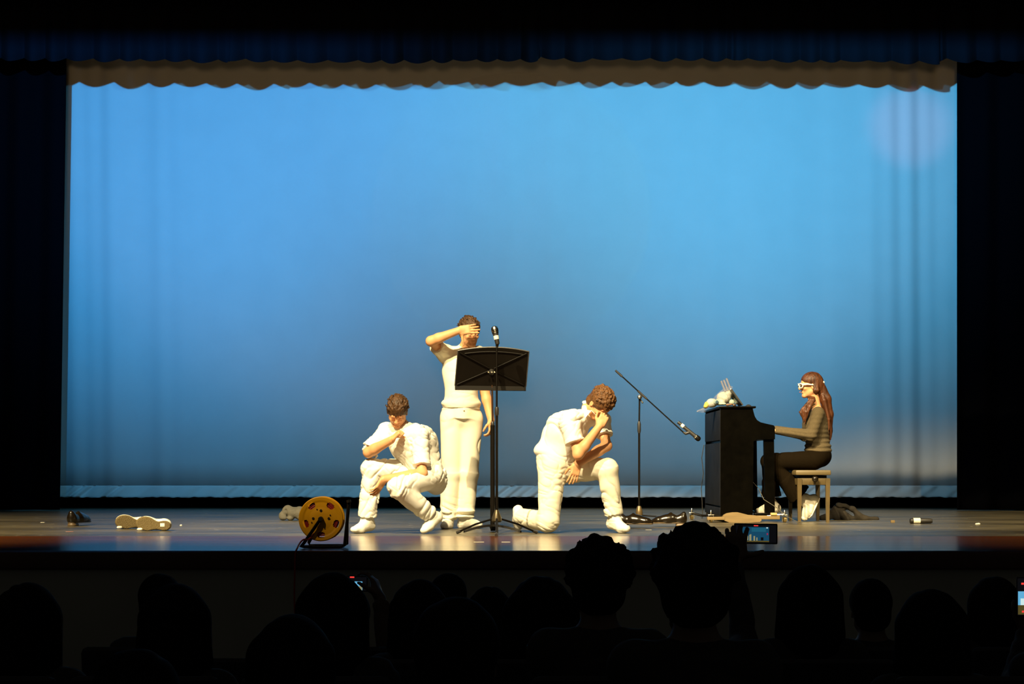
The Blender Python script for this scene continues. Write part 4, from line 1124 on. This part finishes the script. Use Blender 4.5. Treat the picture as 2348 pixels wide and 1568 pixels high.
obj('frame', MB().tube([v3(rc[0], ry - .075, rc[2]), v3(L0[0] + .02, ry - .075, .035), v3(L0[0], ry - .07, zf + .002), v3(L0[0] + .02, ry - .065, zf), v3(R0[0] - .02, ry - .065, zf), v3(R0[0], ry - .06, zf + .012), px(796, 1195, ry - .03), px(800, 1152, ry - .01), px(800, 1147, ry + .02), px(796, 1195, ry + .06), v3(R0[0] + .0, ry + .085, zf + .012), v3(R0[0] - .02, ry + .09, zf), v3(L0[0] + .04, ry + .09, zf), v3(L0[0] + .03, ry + .09, .03), v3(rc[0], ry + .075, rc[2])], tubeR, 12), M['black_metal'], rl)
obj('axle', MB().tube([v3(rc[0], ry - .085, rc[2]), v3(rc[0], ry + .08, rc[2])], .009, 12), M['black_metal'], rl)
obj('crank', MB().tube([px(800, 1152, ry - .02), px(799, 1146, ry - .02)], .014, 10), M['black_plastic'], rl)
cp = [v3(rc[0] - .02, ry - .045, rc[2] - .07), px(705, 1235, ry - .10), px(694, 1236, ry - .14), px(684, 1246, ry - .18)]
cp = [v3(rc[0] - .03, ry - .02, rc[2] - rr * .50), px(708, 1236, ry - .09), px(696, 1237, ry - .14), px(687, 1246, ry - .2), px(682, 1256, LIP + .01) , v3(px(678, 0, LIP)[0], LIP - .022, -.02), v3(px(677, 0, LIP)[0], LIP - .022, -.12), v3(px(676, 0, LIP)[0], LIP - .02, -.3), v3(px(679, 0, LIP)[0], LIP - .02, -.45), v3(px(684, 0, LIP)[0], LIP - .03, -.62), v3(px(686, 0, LIP)[0], LIP - .05, -1.0), v3(px(690, 0, LIP)[0], LIP - .1, FZ(LIP) + .01)]
def smoothpts(P, n=6):
    P = [np.asarray(p) for p in P]; out = []
    for i in range(len(P) - 1):
        p0, p1, p2, p3 = P[max(i - 1, 0)], P[i], P[i + 1], P[min(i + 2, len(P) - 1)]
        for k in range(n):
            t = k / n; out.append(.5 * ((2 * p1) + (-p0 + p2) * t + (2 * p0 - 5 * p1 + 4 * p2 - p3) * t * t + (-p0 + 3 * p1 - 3 * p2 + p3) * t ** 3))
    return out + [P[-1]]
tag(obj('trailing_cable', MB().tube(smoothpts(cp), .0055, 8), M['red_cable'], rl), 'red cable dropping over the stage edge')

# ------------------------------------------------------------------ shoes
def dress_shoe(loc, rotz, label, group, tilt=0.0, mirror=1, sc=1.0):
    """local x = toe direction"""
    t = thing('dress_shoe', loc, label, 'shoe', group, rot=(tilt, 0, rotz)); t.scale = (sc, sc, sc)
    S = SDF(.004)
    S.cone(v3(-.10, 0, .055), v3(-.10, 0, .030), .034, .036, .01); S.cone(v3(-.10, 0, .035), v3(.02, .0, .035), .036, .040, .03)
    S.cone(v3(.0, 0, .035), v3(.09, .004 * mirror, .028), .042, .034, .03); S.cone(v3(.09, .004 * mirror, .026), v3(.135, 0, .022), .034, .020, .03)
    S.cone(v3(-.02, 0, .06), v3(.045, 0, .045), .028, .024, .03); S.cone(v3(-.115, 0, .085), v3(-.115, 0, .05), .022, .026, .02); S.cone(v3(-.01, 0, .088), v3(.0, 0, .06), .012, .022, .012)
    S.ell(v3(-.065, 0, .108), (.044, .020, .040), None, .006, 's'); S.cut(v3(0, 0, .014), (0, 0, -1))
    obj('upper', S.mesh(), M['leather'], t, local=True)
    S = SDF(.004)
    S.cone(v3(-.10, 0, .004), v3(-.02, 0, .004), .037, .034, .02); S.cone(v3(-.02, 0, .004), v3(.08, .003 * mirror, .004), .034, .043, .02); S.cone(v3(.08, .003 * mirror, .004), v3(.125, 0, .004), .043, .028, .02)
    S.cut(v3(0, 0, .016), (0, 0, 1)); S.cut(v3(0, 0, .006), (0, 0, -1))
    o_ = obj('sole', S.mesh(), M['leather_sole'], t, local=True)
    S = SDF(.004); S.cone(v3(-.10, 0, -.014), v3(-.075, 0, -.014), .038, .036, .01); S.cut(v3(-.052, 0, 0), (1, 0, 0)); S.cut(v3(0, 0, .009), (0, 0, 1)); S.cut(v3(0, 0, -.018), (0, 0, -1))
    obj('heel', S.mesh(), M['leather_sole'], t, local=True)
    g = MB()
    for i in range(4): g.tube([v3(.005 + i * .014, -.016, .083 - i * .0065), v3(.008 + i * .014, 0, .090 - i * .0065), v3(.005 + i * .014, .016, .083 - i * .0065)], .0022, 6)
    obj('laces', g, M['black_plastic'], t, local=True)
    return t


dress_shoe(px(1535, 1208, floorY(1207)) * v3(1, 1, 0) + v3(0, 0, .020), math.radians(178), 'black polished dress shoe beside the piano dolly, toe pointing left', 'black dress shoes by the boom stand', sc=1.05)
dress_shoe(px(1455, 1209, floorY(1209)) * v3(1, 1, 0) + v3(0, 0, .020), math.radians(-12), 'black dress shoe just behind the kneeling person\'s front foot', 'black dress shoes by the boom stand', mirror=-1, sc=1.05)
dress_shoe(px(182, 1205, floorY(1205)) * v3(1, 1, 0) + v3(0, 0, .020), math.radians(72), 'lone black dress shoe at the far left, heel towards the audience', 'black dress shoes', sc=1.1)


def sneaker(loc, ang, label, group):
    """lies on its side, sole towards the audience; local x = heel direction, y away from the sole, z up"""
    t = thing('sneaker', loc, label, 'sneaker', group, rot=(0, 0, ang))
    S = SDF(.004)
    S.ell(v3(-.075, 0, .060), (.075, .022, .058), None, .02); S.cone(v3(-.04, 0, .052), v3(.05, 0, .042), .040, .028, .03); S.ell(v3(.085, 0, .042), (.048, .022, .040), None, .03)
    S.cut(v3(0, .012, 0), (0, 1, 0)); S.cut(v3(0, -.012, 0), (0, -1, 0)); S.cut(v3(0, 0, .002), (0, 0, -1))
    obj('sole', S.mesh(lambda X_, Y_, Z_: -.0012 * np.sin(X_ * 520) * (Y_ < -.004)), M['gum'], t, local=True)
    S = SDF(.004)
    S.ell(v3(-.070, .03, .062), (.075, .045, .058), None, .02); S.cone(v3(-.03, .05, .052), v3(.06, .065, .05), .045, .045, .03); S.ell(v3(.085, .05, .048), (.048, .06, .044), None, .03)
    S.ell(v3(.055, .13, .05), (.045, .05, .025), None, .006, 's'); S.cut(v3(0, .010, 0), (0, -1, 0)); S.cut(v3(0, 0, .002), (0, 0, -1))
    obj('upper', S.mesh(), M['canvas_white'], t, local=True)
    obj('sole_inset', MB().box(v3(.066, -.0135, .048), (.036, .004, .028), bev=.003), M['canvas_white'], t, local=True, )
    S = SDF(.003); S.ell(v3(-.115, -.012, .014), (.024, .012, .012), None, .01); S.cut(v3(0, 0, .002), (0, 0, -1))
    obj('lace', S.mesh(), M['canvas_white'], t, local=True)
    return t


ys = floorY(1217); sneaker(v3(px(354, 0, ys)[0], ys, 0), math.radians(4), 'white sneaker on its side showing a tan sole with white inset, right one', 'white sneakers lying on their sides')
ys = floorY(1213); t_ = sneaker(v3(px(302, 0, ys)[0], ys + .06, 0), math.radians(20), 'white sneaker on its side tucked behind its mate, left one', 'white sneakers lying on their sides')

# ------------------------------------------------------------------ clothes and small things on the floor
yg = floorY(1193)
S = SDF(.006); Q = lambda x, y, d=0: px(x, y, yg + d)
for c_, r_ in ((Q(682, 1176), (.11, .09, .065)), (Q(660, 1172), (.055, .07, .06)), (Q(648, 1182), (.035, .06, .04)), (Q(700, 1186), (.10, .08, .035)), (Q(660, 1188, -.03), (.08, .05, .03))): S.ell(c_, r_, None, .02)
S.ell(Q(653, 1170, -.08), (.022, .03, .018), None, .01, 's'); S.cut(v3(0, 0, .002), (0, 0, -1))
tag(obj('folded_jacket', S.mesh(wrinkle(.016, 42, (.8, .2, .5), 61)), M['gray_cloth'], org=v3(Q(680, 0)[0], yg, 0)), 'crumpled grey jacket lying behind the cable reel', 'jacket')
yg = 16.75
S = SDF(.006)
S.chain([Q(1912, 1178), Q(1922, 1162), Q(1940, 1162), Q(1955, 1168), Q(1968, 1182), Q(1985, 1189), Q(2010, 1190)], [.05, .035, .030, .030, .032, .03, .025], .02)
S.chain([Q(1885, 1188), Q(1910, 1185), Q(1940, 1186, .05), Q(1975, 1191)], [.03, .055, .05, .02], .03)
S.chain([Q(1925, 1165, -.03), Q(1935, 1180, -.05), Q(1942, 1190, -.05)], [.03, .03, .03], .02); S.cut(v3(0, 0, .002), (0, 0, -1))
tag(obj('crumpled_jacket', S.mesh(wrinkle(.014, 40, (.6, .2, .7), 71)), M['dark_cloth'], org=v3(Q(1950, 0)[0], yg, 0)), 'dark brown jacket crumpled on the floor right of the bench', 'jacket')
yk = floorY(1200.5); kx = lambda x: px(x, 0, yk)[0]
t = thing('wireless_microphone', v3(kx(2110), yk, 0), 'black cylinder with a bright white band lying on the right floor', 'microphone')
obj('body', MB().lathe([(.016, 0), (.025, .006), (.025, .12), (.023, .19), (.018, .205)], v3(kx(2086), yk, .0255), (1, 0, 0), 24), M['black_plastic'], t)
obj('label_band', MB().lathe([(.0262, 0), (.0262, .062)], v3(kx(2094), yk, .0265), (1, 0, 0), 24), M['tape'], t)
for i, (x_, y_, w_, h_, lab) in enumerate(((2047, 1198, 9, .022, 'small tan block on the floor left of the white-banded cylinder'), (2242, 1203.5, 11, .016, 'crumpled white tape ball on the far right floor'), (1098, 1243, 24, .001, 'pale tape strip on the boards below the music stand'), (1160, 1243, 20, .001, 'short tape strip right of the pale one on the boards'),
                                              (1487, 1215, 14, .002, 'scrap of paper in front of the two dress shoes'), (98, 1198, 9, .003, 'paper scrap on the floor left of the lone shoe'), (415, 1206, 5, .012, 'tiny paper ball right of the two sneakers'), (160, 1219, 17, .0012, 'pink tape strip below the lone black shoe'))):
    yk = floorY(y_); c_ = px(x_, y_, yk); w = w_ * yk / F
    m_ = M['plywood'] if i == 0 else (mat('pink_tape', (.55, .22, .15), .7) if i == 7 else M['tape'])
    if i == 1 or i == 6:
        S = SDF(.0022); S.ell(v3(c_[0] - w * .2, yk, h_ * .5), (w * .35, w * .3, h_ * .55), None, .004); S.ell(v3(c_[0] + w * .2, yk, h_ * .6), (w * .33, w * .25, h_ * .6), None, .004); S.cut(v3(0, 0, .0005), (0, 0, -1)); gg = S.mesh(wrinkle(.002, 300, (1, .3, .4), 3))
        o = obj('paper_ball', gg, m_, org=v3(c_[0], yk, 0))
    else: o = obj('wood_block' if i == 0 else 'tape_strip', MB().box(v3(c_[0], yk, h_ / 2 + .0004), (w, .03 if i else .022, h_), bev=.0004), m_, org=v3(c_[0], yk, 0))
    tag(o, lab, 'block' if i == 0 else 'scrap')

# ------------------------------------------------------------------ audience
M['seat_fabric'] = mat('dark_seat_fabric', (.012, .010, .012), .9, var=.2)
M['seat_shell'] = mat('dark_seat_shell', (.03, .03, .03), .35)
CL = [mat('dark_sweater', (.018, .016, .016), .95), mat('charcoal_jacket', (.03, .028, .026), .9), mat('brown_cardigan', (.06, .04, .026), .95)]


def seat0():
    t = thing('theatre_seat', (0, 0, 0), 'x', 'seat', 'audience seats')
    R = np.array(Matrix.Rotation(math.radians(10), 3, 'X'))
    obj('cushion', MB().box((0, 0, .355), (.42, .42, .07), bev=.03), M['seat_fabric'], t, local=True)
    obj('backrest', MB().box((0, -.33, .72), (.42, .055, .62), R=R, bev=.025), M['seat_fabric'], t, local=True)
    for s_ in (-1, 1): obj('leg', MB().box((s_ * .18, -.08, .16), (.03, .20, .32), bev=.008), M['seat_shell'], t, local=True)
    return t


SEAT = seat0(); used = [False]


def put_seat(x, Y, label, z=None):
    if not used[0]: r = SEAT; used[0] = True
    else:
        r = SEAT.copy(); COL.objects.link(r)
        for ch in list(SEAT.children):
            c_ = ch.copy(); COL.objects.link(c_); c_.parent = r
    r.location = (x, Y, FZ(Y) if z is None else z); r['label'] = label
    return r


rr_ = random.Random(5)


def spectator(x, top, Y, style, label, arm=None, turn=0.0, wide=1.0, cloth=0, hsc=None, seatlab=None, forearm=None):
    P = px(x, top, Y); fz = FZ(Y); seat = fz + .43; sit = P[2] - seat; k = sit / .90
    k2 = min(1.08, max(.82, k)); hs = hsc or 1.0
    hc = v3(P[0], Y + .02, P[2] - .127 * hs)
    R = frame((math.sin(turn), math.cos(turn), -.02), (0, 0, 1))
    neck = v3(P[0], Y - .02, P[2] - .27 * hs); pel = v3(P[0], Y - .06, seat + .11)
    S = SDF(.010)
    sw = .142 * k2
    shz = neck[2] - .055
    S.cone(neck, hc + v3(0, -.015, -.06), .056, .052, .03)
    S.ell(pel, (.15, .12, .11), None, .05); ch = (neck * .62 + pel * .38); S.ell(ch, (.13 * k2, .10, .20 * k2), None, .06); S.cone(pel, ch, .12, .12, .05)
    S.cone(v3(P[0] - sw, Y - .02, shz), v3(P[0] + sw, Y - .02, shz), .055, .055, .06)
    J = {}
    for s_, nm in ((-1, 'L'), (1, 'R')):
        sh = v3(P[0] + s_ * sw, Y - .02, shz)
        if arm and arm[0] == nm:
            wr = arm[1]; mid = (sh + wr) / 2; el = mid + v3(s_ * .05, 0, -.13)
            L = np.linalg.norm(wr - sh)
        else:
            el = sh + v3(s_ * .02, .08, -.27 * k2); wr = v3(P[0] + s_ * .10, Y + .28, seat + .17)
        J[nm] = (sh, el, wr); S.chain([sh, el, wr], [.048, .040, .026], .02)
        hp = v3(P[0] + s_ * .09, Y - .04, seat + .09); kn = v3(P[0] + s_ * .11, Y + .36, seat + .07); an = v3(P[0] + s_ * .11, Y + .36, fz - .022 + .08)
        S.chain([hp, kn, an], [.08, .06, .04], .03); S.cone(an, an + v3(0, .12, -.035), .04, .032, .02)
    head(S, hc, R, hs)
    for nm in 'LR':
        if arm and arm[0] == nm: hand(S, J[nm][2], **arm[2])
        else: hand(S, J[nm][2], u=(-.3 if nm == 'R' else .3, 1, -.25), n=(0, 0, -1), thumb=(-1 if nm == 'R' else 1, 0, 0), curl=(15, 15, 10))
    S.h = .0065 if arm else .010
    o = obj('person', S.mesh(), M['skin_shaded'], org=v3(P[0], Y, fz)); tag(o, label, 'person')
    S = SDF(.012)
    S.ell(pel, (.165, .14, .12), None, .05); S.ell(ch, (.155 * k2, .125, .22 * k2), None, .06); S.cone(pel, ch, .14, .14, .05)
    S.cone(v3(P[0] - sw, Y - .02, shz), v3(P[0] + sw, Y - .02, shz), .068, .068, .06); S.cone(neck + v3(0, 0, -.05), neck + v3(0, .0, .01), .08, .068, .02, flat=True)
    for nm in 'LR': S.cone(J[nm][0], J[nm][1], .062, .054, .03); S.cone(J[nm][1], J[nm][1] + (J[nm][2] - J[nm][1]) * .88, .054, .042, .02)
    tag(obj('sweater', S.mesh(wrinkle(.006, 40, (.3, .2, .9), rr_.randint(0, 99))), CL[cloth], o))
    S = SDF(.014)
    for s_ in (-1, 1):
        hp = v3(P[0] + s_ * .09, Y - .04, seat + .09); kn = v3(P[0] + s_ * .11, Y + .36, seat + .07); an = v3(P[0] + s_ * .11, Y + .36, fz + .10)
        S.cone(hp, kn, .095, .075, .03); S.cone(kn, an, .072, .058, .02, flat=True)
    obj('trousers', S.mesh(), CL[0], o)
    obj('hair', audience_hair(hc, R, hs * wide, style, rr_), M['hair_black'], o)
    put_seat(P[0], Y - .06, seatlab or ('dark seat under the ' + label.replace('silhouetted ', '')))
    return o


AUD = [
    (60, 1338, 5.2, 'long', 'silhouetted spectator with long hair at the left edge of the frame', {}),
    (366, 1316, 7.0, 'short', 'silhouetted spectator half hidden behind a bobbed head', {}),
    (402, 1340, 5.2, 'bob', 'silhouetted spectator with bobbed hair, second from the left', {}),
    (762, 1314, 5.2, 'long', 'silhouetted long-haired spectator straight below the cable reel', {}),
    (668, 1410, 4.3, 'bob', 'silhouetted small spectator low in front of the long-haired one', {}),
    (962, 1330, 6.1, 'bob', 'silhouetted spectator with bobbed hair right of the small lit phone', {}),
    (1028, 1315, 7.9, 'short', 'farthest silhouetted spectator, head peeping out below the standing person', {}),
    (1122, 1346, 7.0, 'bob', 'silhouetted low head directly below the microphone stand', {'hsc': .9}),
    (1045, 1372, 3.4, 'short', 'near dark spectator low in the frame just left of centre', {}),
    (310, 1490, 3.4, 'short', 'nearest dark spectator at the bottom left, only the crown showing', {}),
    (1372, 1246, 5.2, 'curly', 'silhouetted spectator with tousled hair below the kneeling person', {'wide': 1.05}),
    (1240, 1342, 6.1, 'bob', 'silhouetted low spectator left of the tousled-haired one', {'wide': 1.25}),
    (1592, 1232, 4.3, 'curly', 'largest silhouetted spectator with big curly hair below the piano', {'wide': 1.14}),
    (1856, 1300, 6.1, 'bob', 'silhouetted spectator straight below the piano bench', {'wide': 1.05}),
    (1998, 1328, 7.0, 'short', 'silhouetted spectator third from the right edge, round short hair', {}),
    (2135, 1352, 5.2, 'bob', 'silhouetted low wide-haired spectator second from the right edge', {}),
    (2280, 1322, 7.0, 'bob', 'silhouetted spectator beside the phone at the right edge', {}),
]
for x_, t_, Y_, st_, lb, kw in AUD: spectator(x_, t_, Y_, st_, lb, **kw)
put_seat(px(560, 0, 6.1)[0], 6.1, 'empty dark seat back right of the bobbed head on the left')



# ------------------------------------------------------------------ phones
def glow(name, col, s_): return mat(name, (0, 0, 0), .4, emit=col, estr=s_)


G = dict(blue=glow('screen_blue', (.008, .06, .115), 1.0), cyan=glow('screen_cyan', (.06, .36, .62), 1.0), fl=glow('screen_floor', (.08, .06, .015), 1.0), wh=glow('screen_white', (.34, .31, .16), .8),
         red=glow('screen_red', (.9, .05, .04), 1.0), dk=glow('screen_dark', (.003, .003, .004), 1.0), ltb=glow('screen_light_blue', (.12, .42, .68), 1.0), pale=glow('screen_pale', (.6, .8, .8), 1.0))


def phone(c, w, h, Rm, label, draw):
    """Rm columns: screen right, screen up, towards viewer"""
    t = thing('smartphone', c, label, 'phone')
    Q = lambda u, v, d=0: c + Rm @ v3(u * w / 2, v * h / 2, d)
    RB = Rm
    obj('body', MB().box(c, (w, h, .009), R=RB, bev=.004), M['black_plastic'], t)
    scr = None
    def rect(n, u0, u1, v0, v1, m, par, d=.0052):
        g = MB(); g.add([Q(u0, v0, d), Q(u1, v0, d), Q(u1, v1, d), Q(u0, v1, d)] + [Q(u0, v0, d - .0008), Q(u1, v0, d - .0008), Q(u1, v1, d - .0008), Q(u0, v1, d - .0008)],
                        [(0, 1, 2, 3), (7, 6, 5, 4), (0, 4, 5, 1), (1, 5, 6, 2), (2, 6, 7, 3), (3, 7, 4, 0)])
        return obj(n, g, m, par, smooth=False)
    draw(t, rect)
    return t


def draw_main(t, rect):
    s = rect('screen', -.93, .93, -.86, .86, G['dk'], t)
    rect('live_view', -.70, .60, -.80, .66, G['blue'], s, .0060); rect('live_view_glow', -.2, .45, .2, .60, glow('screen_teal', (.012, .10, .16), 1.0), s, .0064)
    rect('live_floor', -.70, .60, -.80, -.66, G['fl'], s, .0066)
    rect('record_mark', -.10, .10, .74, .84, G['red'], s, .0060)
    rect('flash_icon', .47, .55, .54, .64, G['pale'], s, .0068)
    for u, v0, v1, w_ in ((-.45, -.68, -.30, .07), (-.38, -.62, -.22, .05), (-.28, -.68, -.10, .06), (-.24, -.68, -.05, .05), (-.08, -.68, -.22, .07), (.04, -.68, -.36, .05)): rect('live_figure', u - w_ / 2, u + w_ / 2, v0, v1, G['wh'], s, .0069)
    rect('live_piano', .22, .34, -.64, -.34, G['dk'], s, .0070)
    rect('shutter_mark', .49, .55, -.10, .08, glow('screen_pink', (.5, .03, .12), .6), s, .0068)


TW = math.radians(4); Rm = np.stack([v3(math.cos(TW), 0, -math.sin(TW) * .2), v3(0, 0, 1), v3(0, -1, 0)], 1)
yp_ = 6.60
pc_ = px(1733, 1223.5, yp_)
phone(pc_, 100 * yp_ / F, 47 * yp_ / F, Rm, 'raised smartphone filming the stage, held in front of the piano', draw_main)
wr_ = px(1682, 1288, yp_ - .035)
spectator(1580, 1312, 6.1, 'short', 'silhouetted spectator hidden behind the big curly head', arm=('R', wr_, dict(u=(.12, .05, 1), n=(0, 1, 0), thumb=(1, 0, -.1), curl=(28, 55, 50), spread=9, sc=1.12, tcurl=.3, tu=.1)))


def draw2(t, rect):
    s = rect('screen', -.90, .93, -.86, .86, G['dk'], t)
    rect('live_view', .05, .62, -.80, .30, G['ltb'], s, .0060); rect('live_figure', .35, .60, -.80, -.30, G['wh'], s, .0066); rect('record_mark', -.30, .02, .74, .92, G['red'], s, .0060)


yp_ = 7.42
phone(px(812, 1338, yp_), 62 * yp_ / F, 36 * yp_ / F, Rm, 'small lit smartphone peeping out beside the long-haired head under the reel', draw2)
spectator(800, 1352, 7.0, 'short', 'silhouetted spectator in brown cardigan raising the small phone', arm=('R', px(872, 1374, yp_ - .05), dict(u=(-.35, .2, 1), n=(-.9, .2, -.2), thumb=(-.3, -.9, 0), curl=(25, 35, 30), spread=6, tcurl=.5)), cloth=2)


def draw3(t, rect):
    s = rect('screen', -.90, .90, -.94, .94, G['dk'], t)
    rect('live_view', -.86, .9, -.42, .28, G['ltb'], s, .0060); rect('live_floor', -.86, .9, -.90, -.42, G['fl'], s, .0060)
    rect('live_figure', -.62, -.30, -.42, -.08, G['pale'], s, .0066); rect('live_figure', -.2, .1, -.42, .1, G['pale'], s, .0066); rect('record_mark', -.55, -.3, .62, .72, G['red'], s, .0060); rect('zoom_mark', -.5, -.2, -.80, -.70, G['red'], s, .0067)


yp_ = 6.38
Rm3 = np.stack([v3(1, 0, 0), v3(0, 0, 1), v3(0, -1, 0)], 1)
phone(px(2354, 1368, yp_), 48 * yp_ / F, 90 * yp_ / F, Rm3, 'upright lit smartphone cut off by the right edge of the frame', draw3)
spectator(2440, 1330, 6.1, 'bob', 'spectator outside the right edge whose hand holds the upright phone', arm=('L', px(2356, 1446, yp_ + .030), dict(u=(0, .05, 1), n=(0, -1, 0), thumb=(-1, 0, 0), curl=(6, 8, 6), spread=3, tcurl=.1, tu=1.2)))
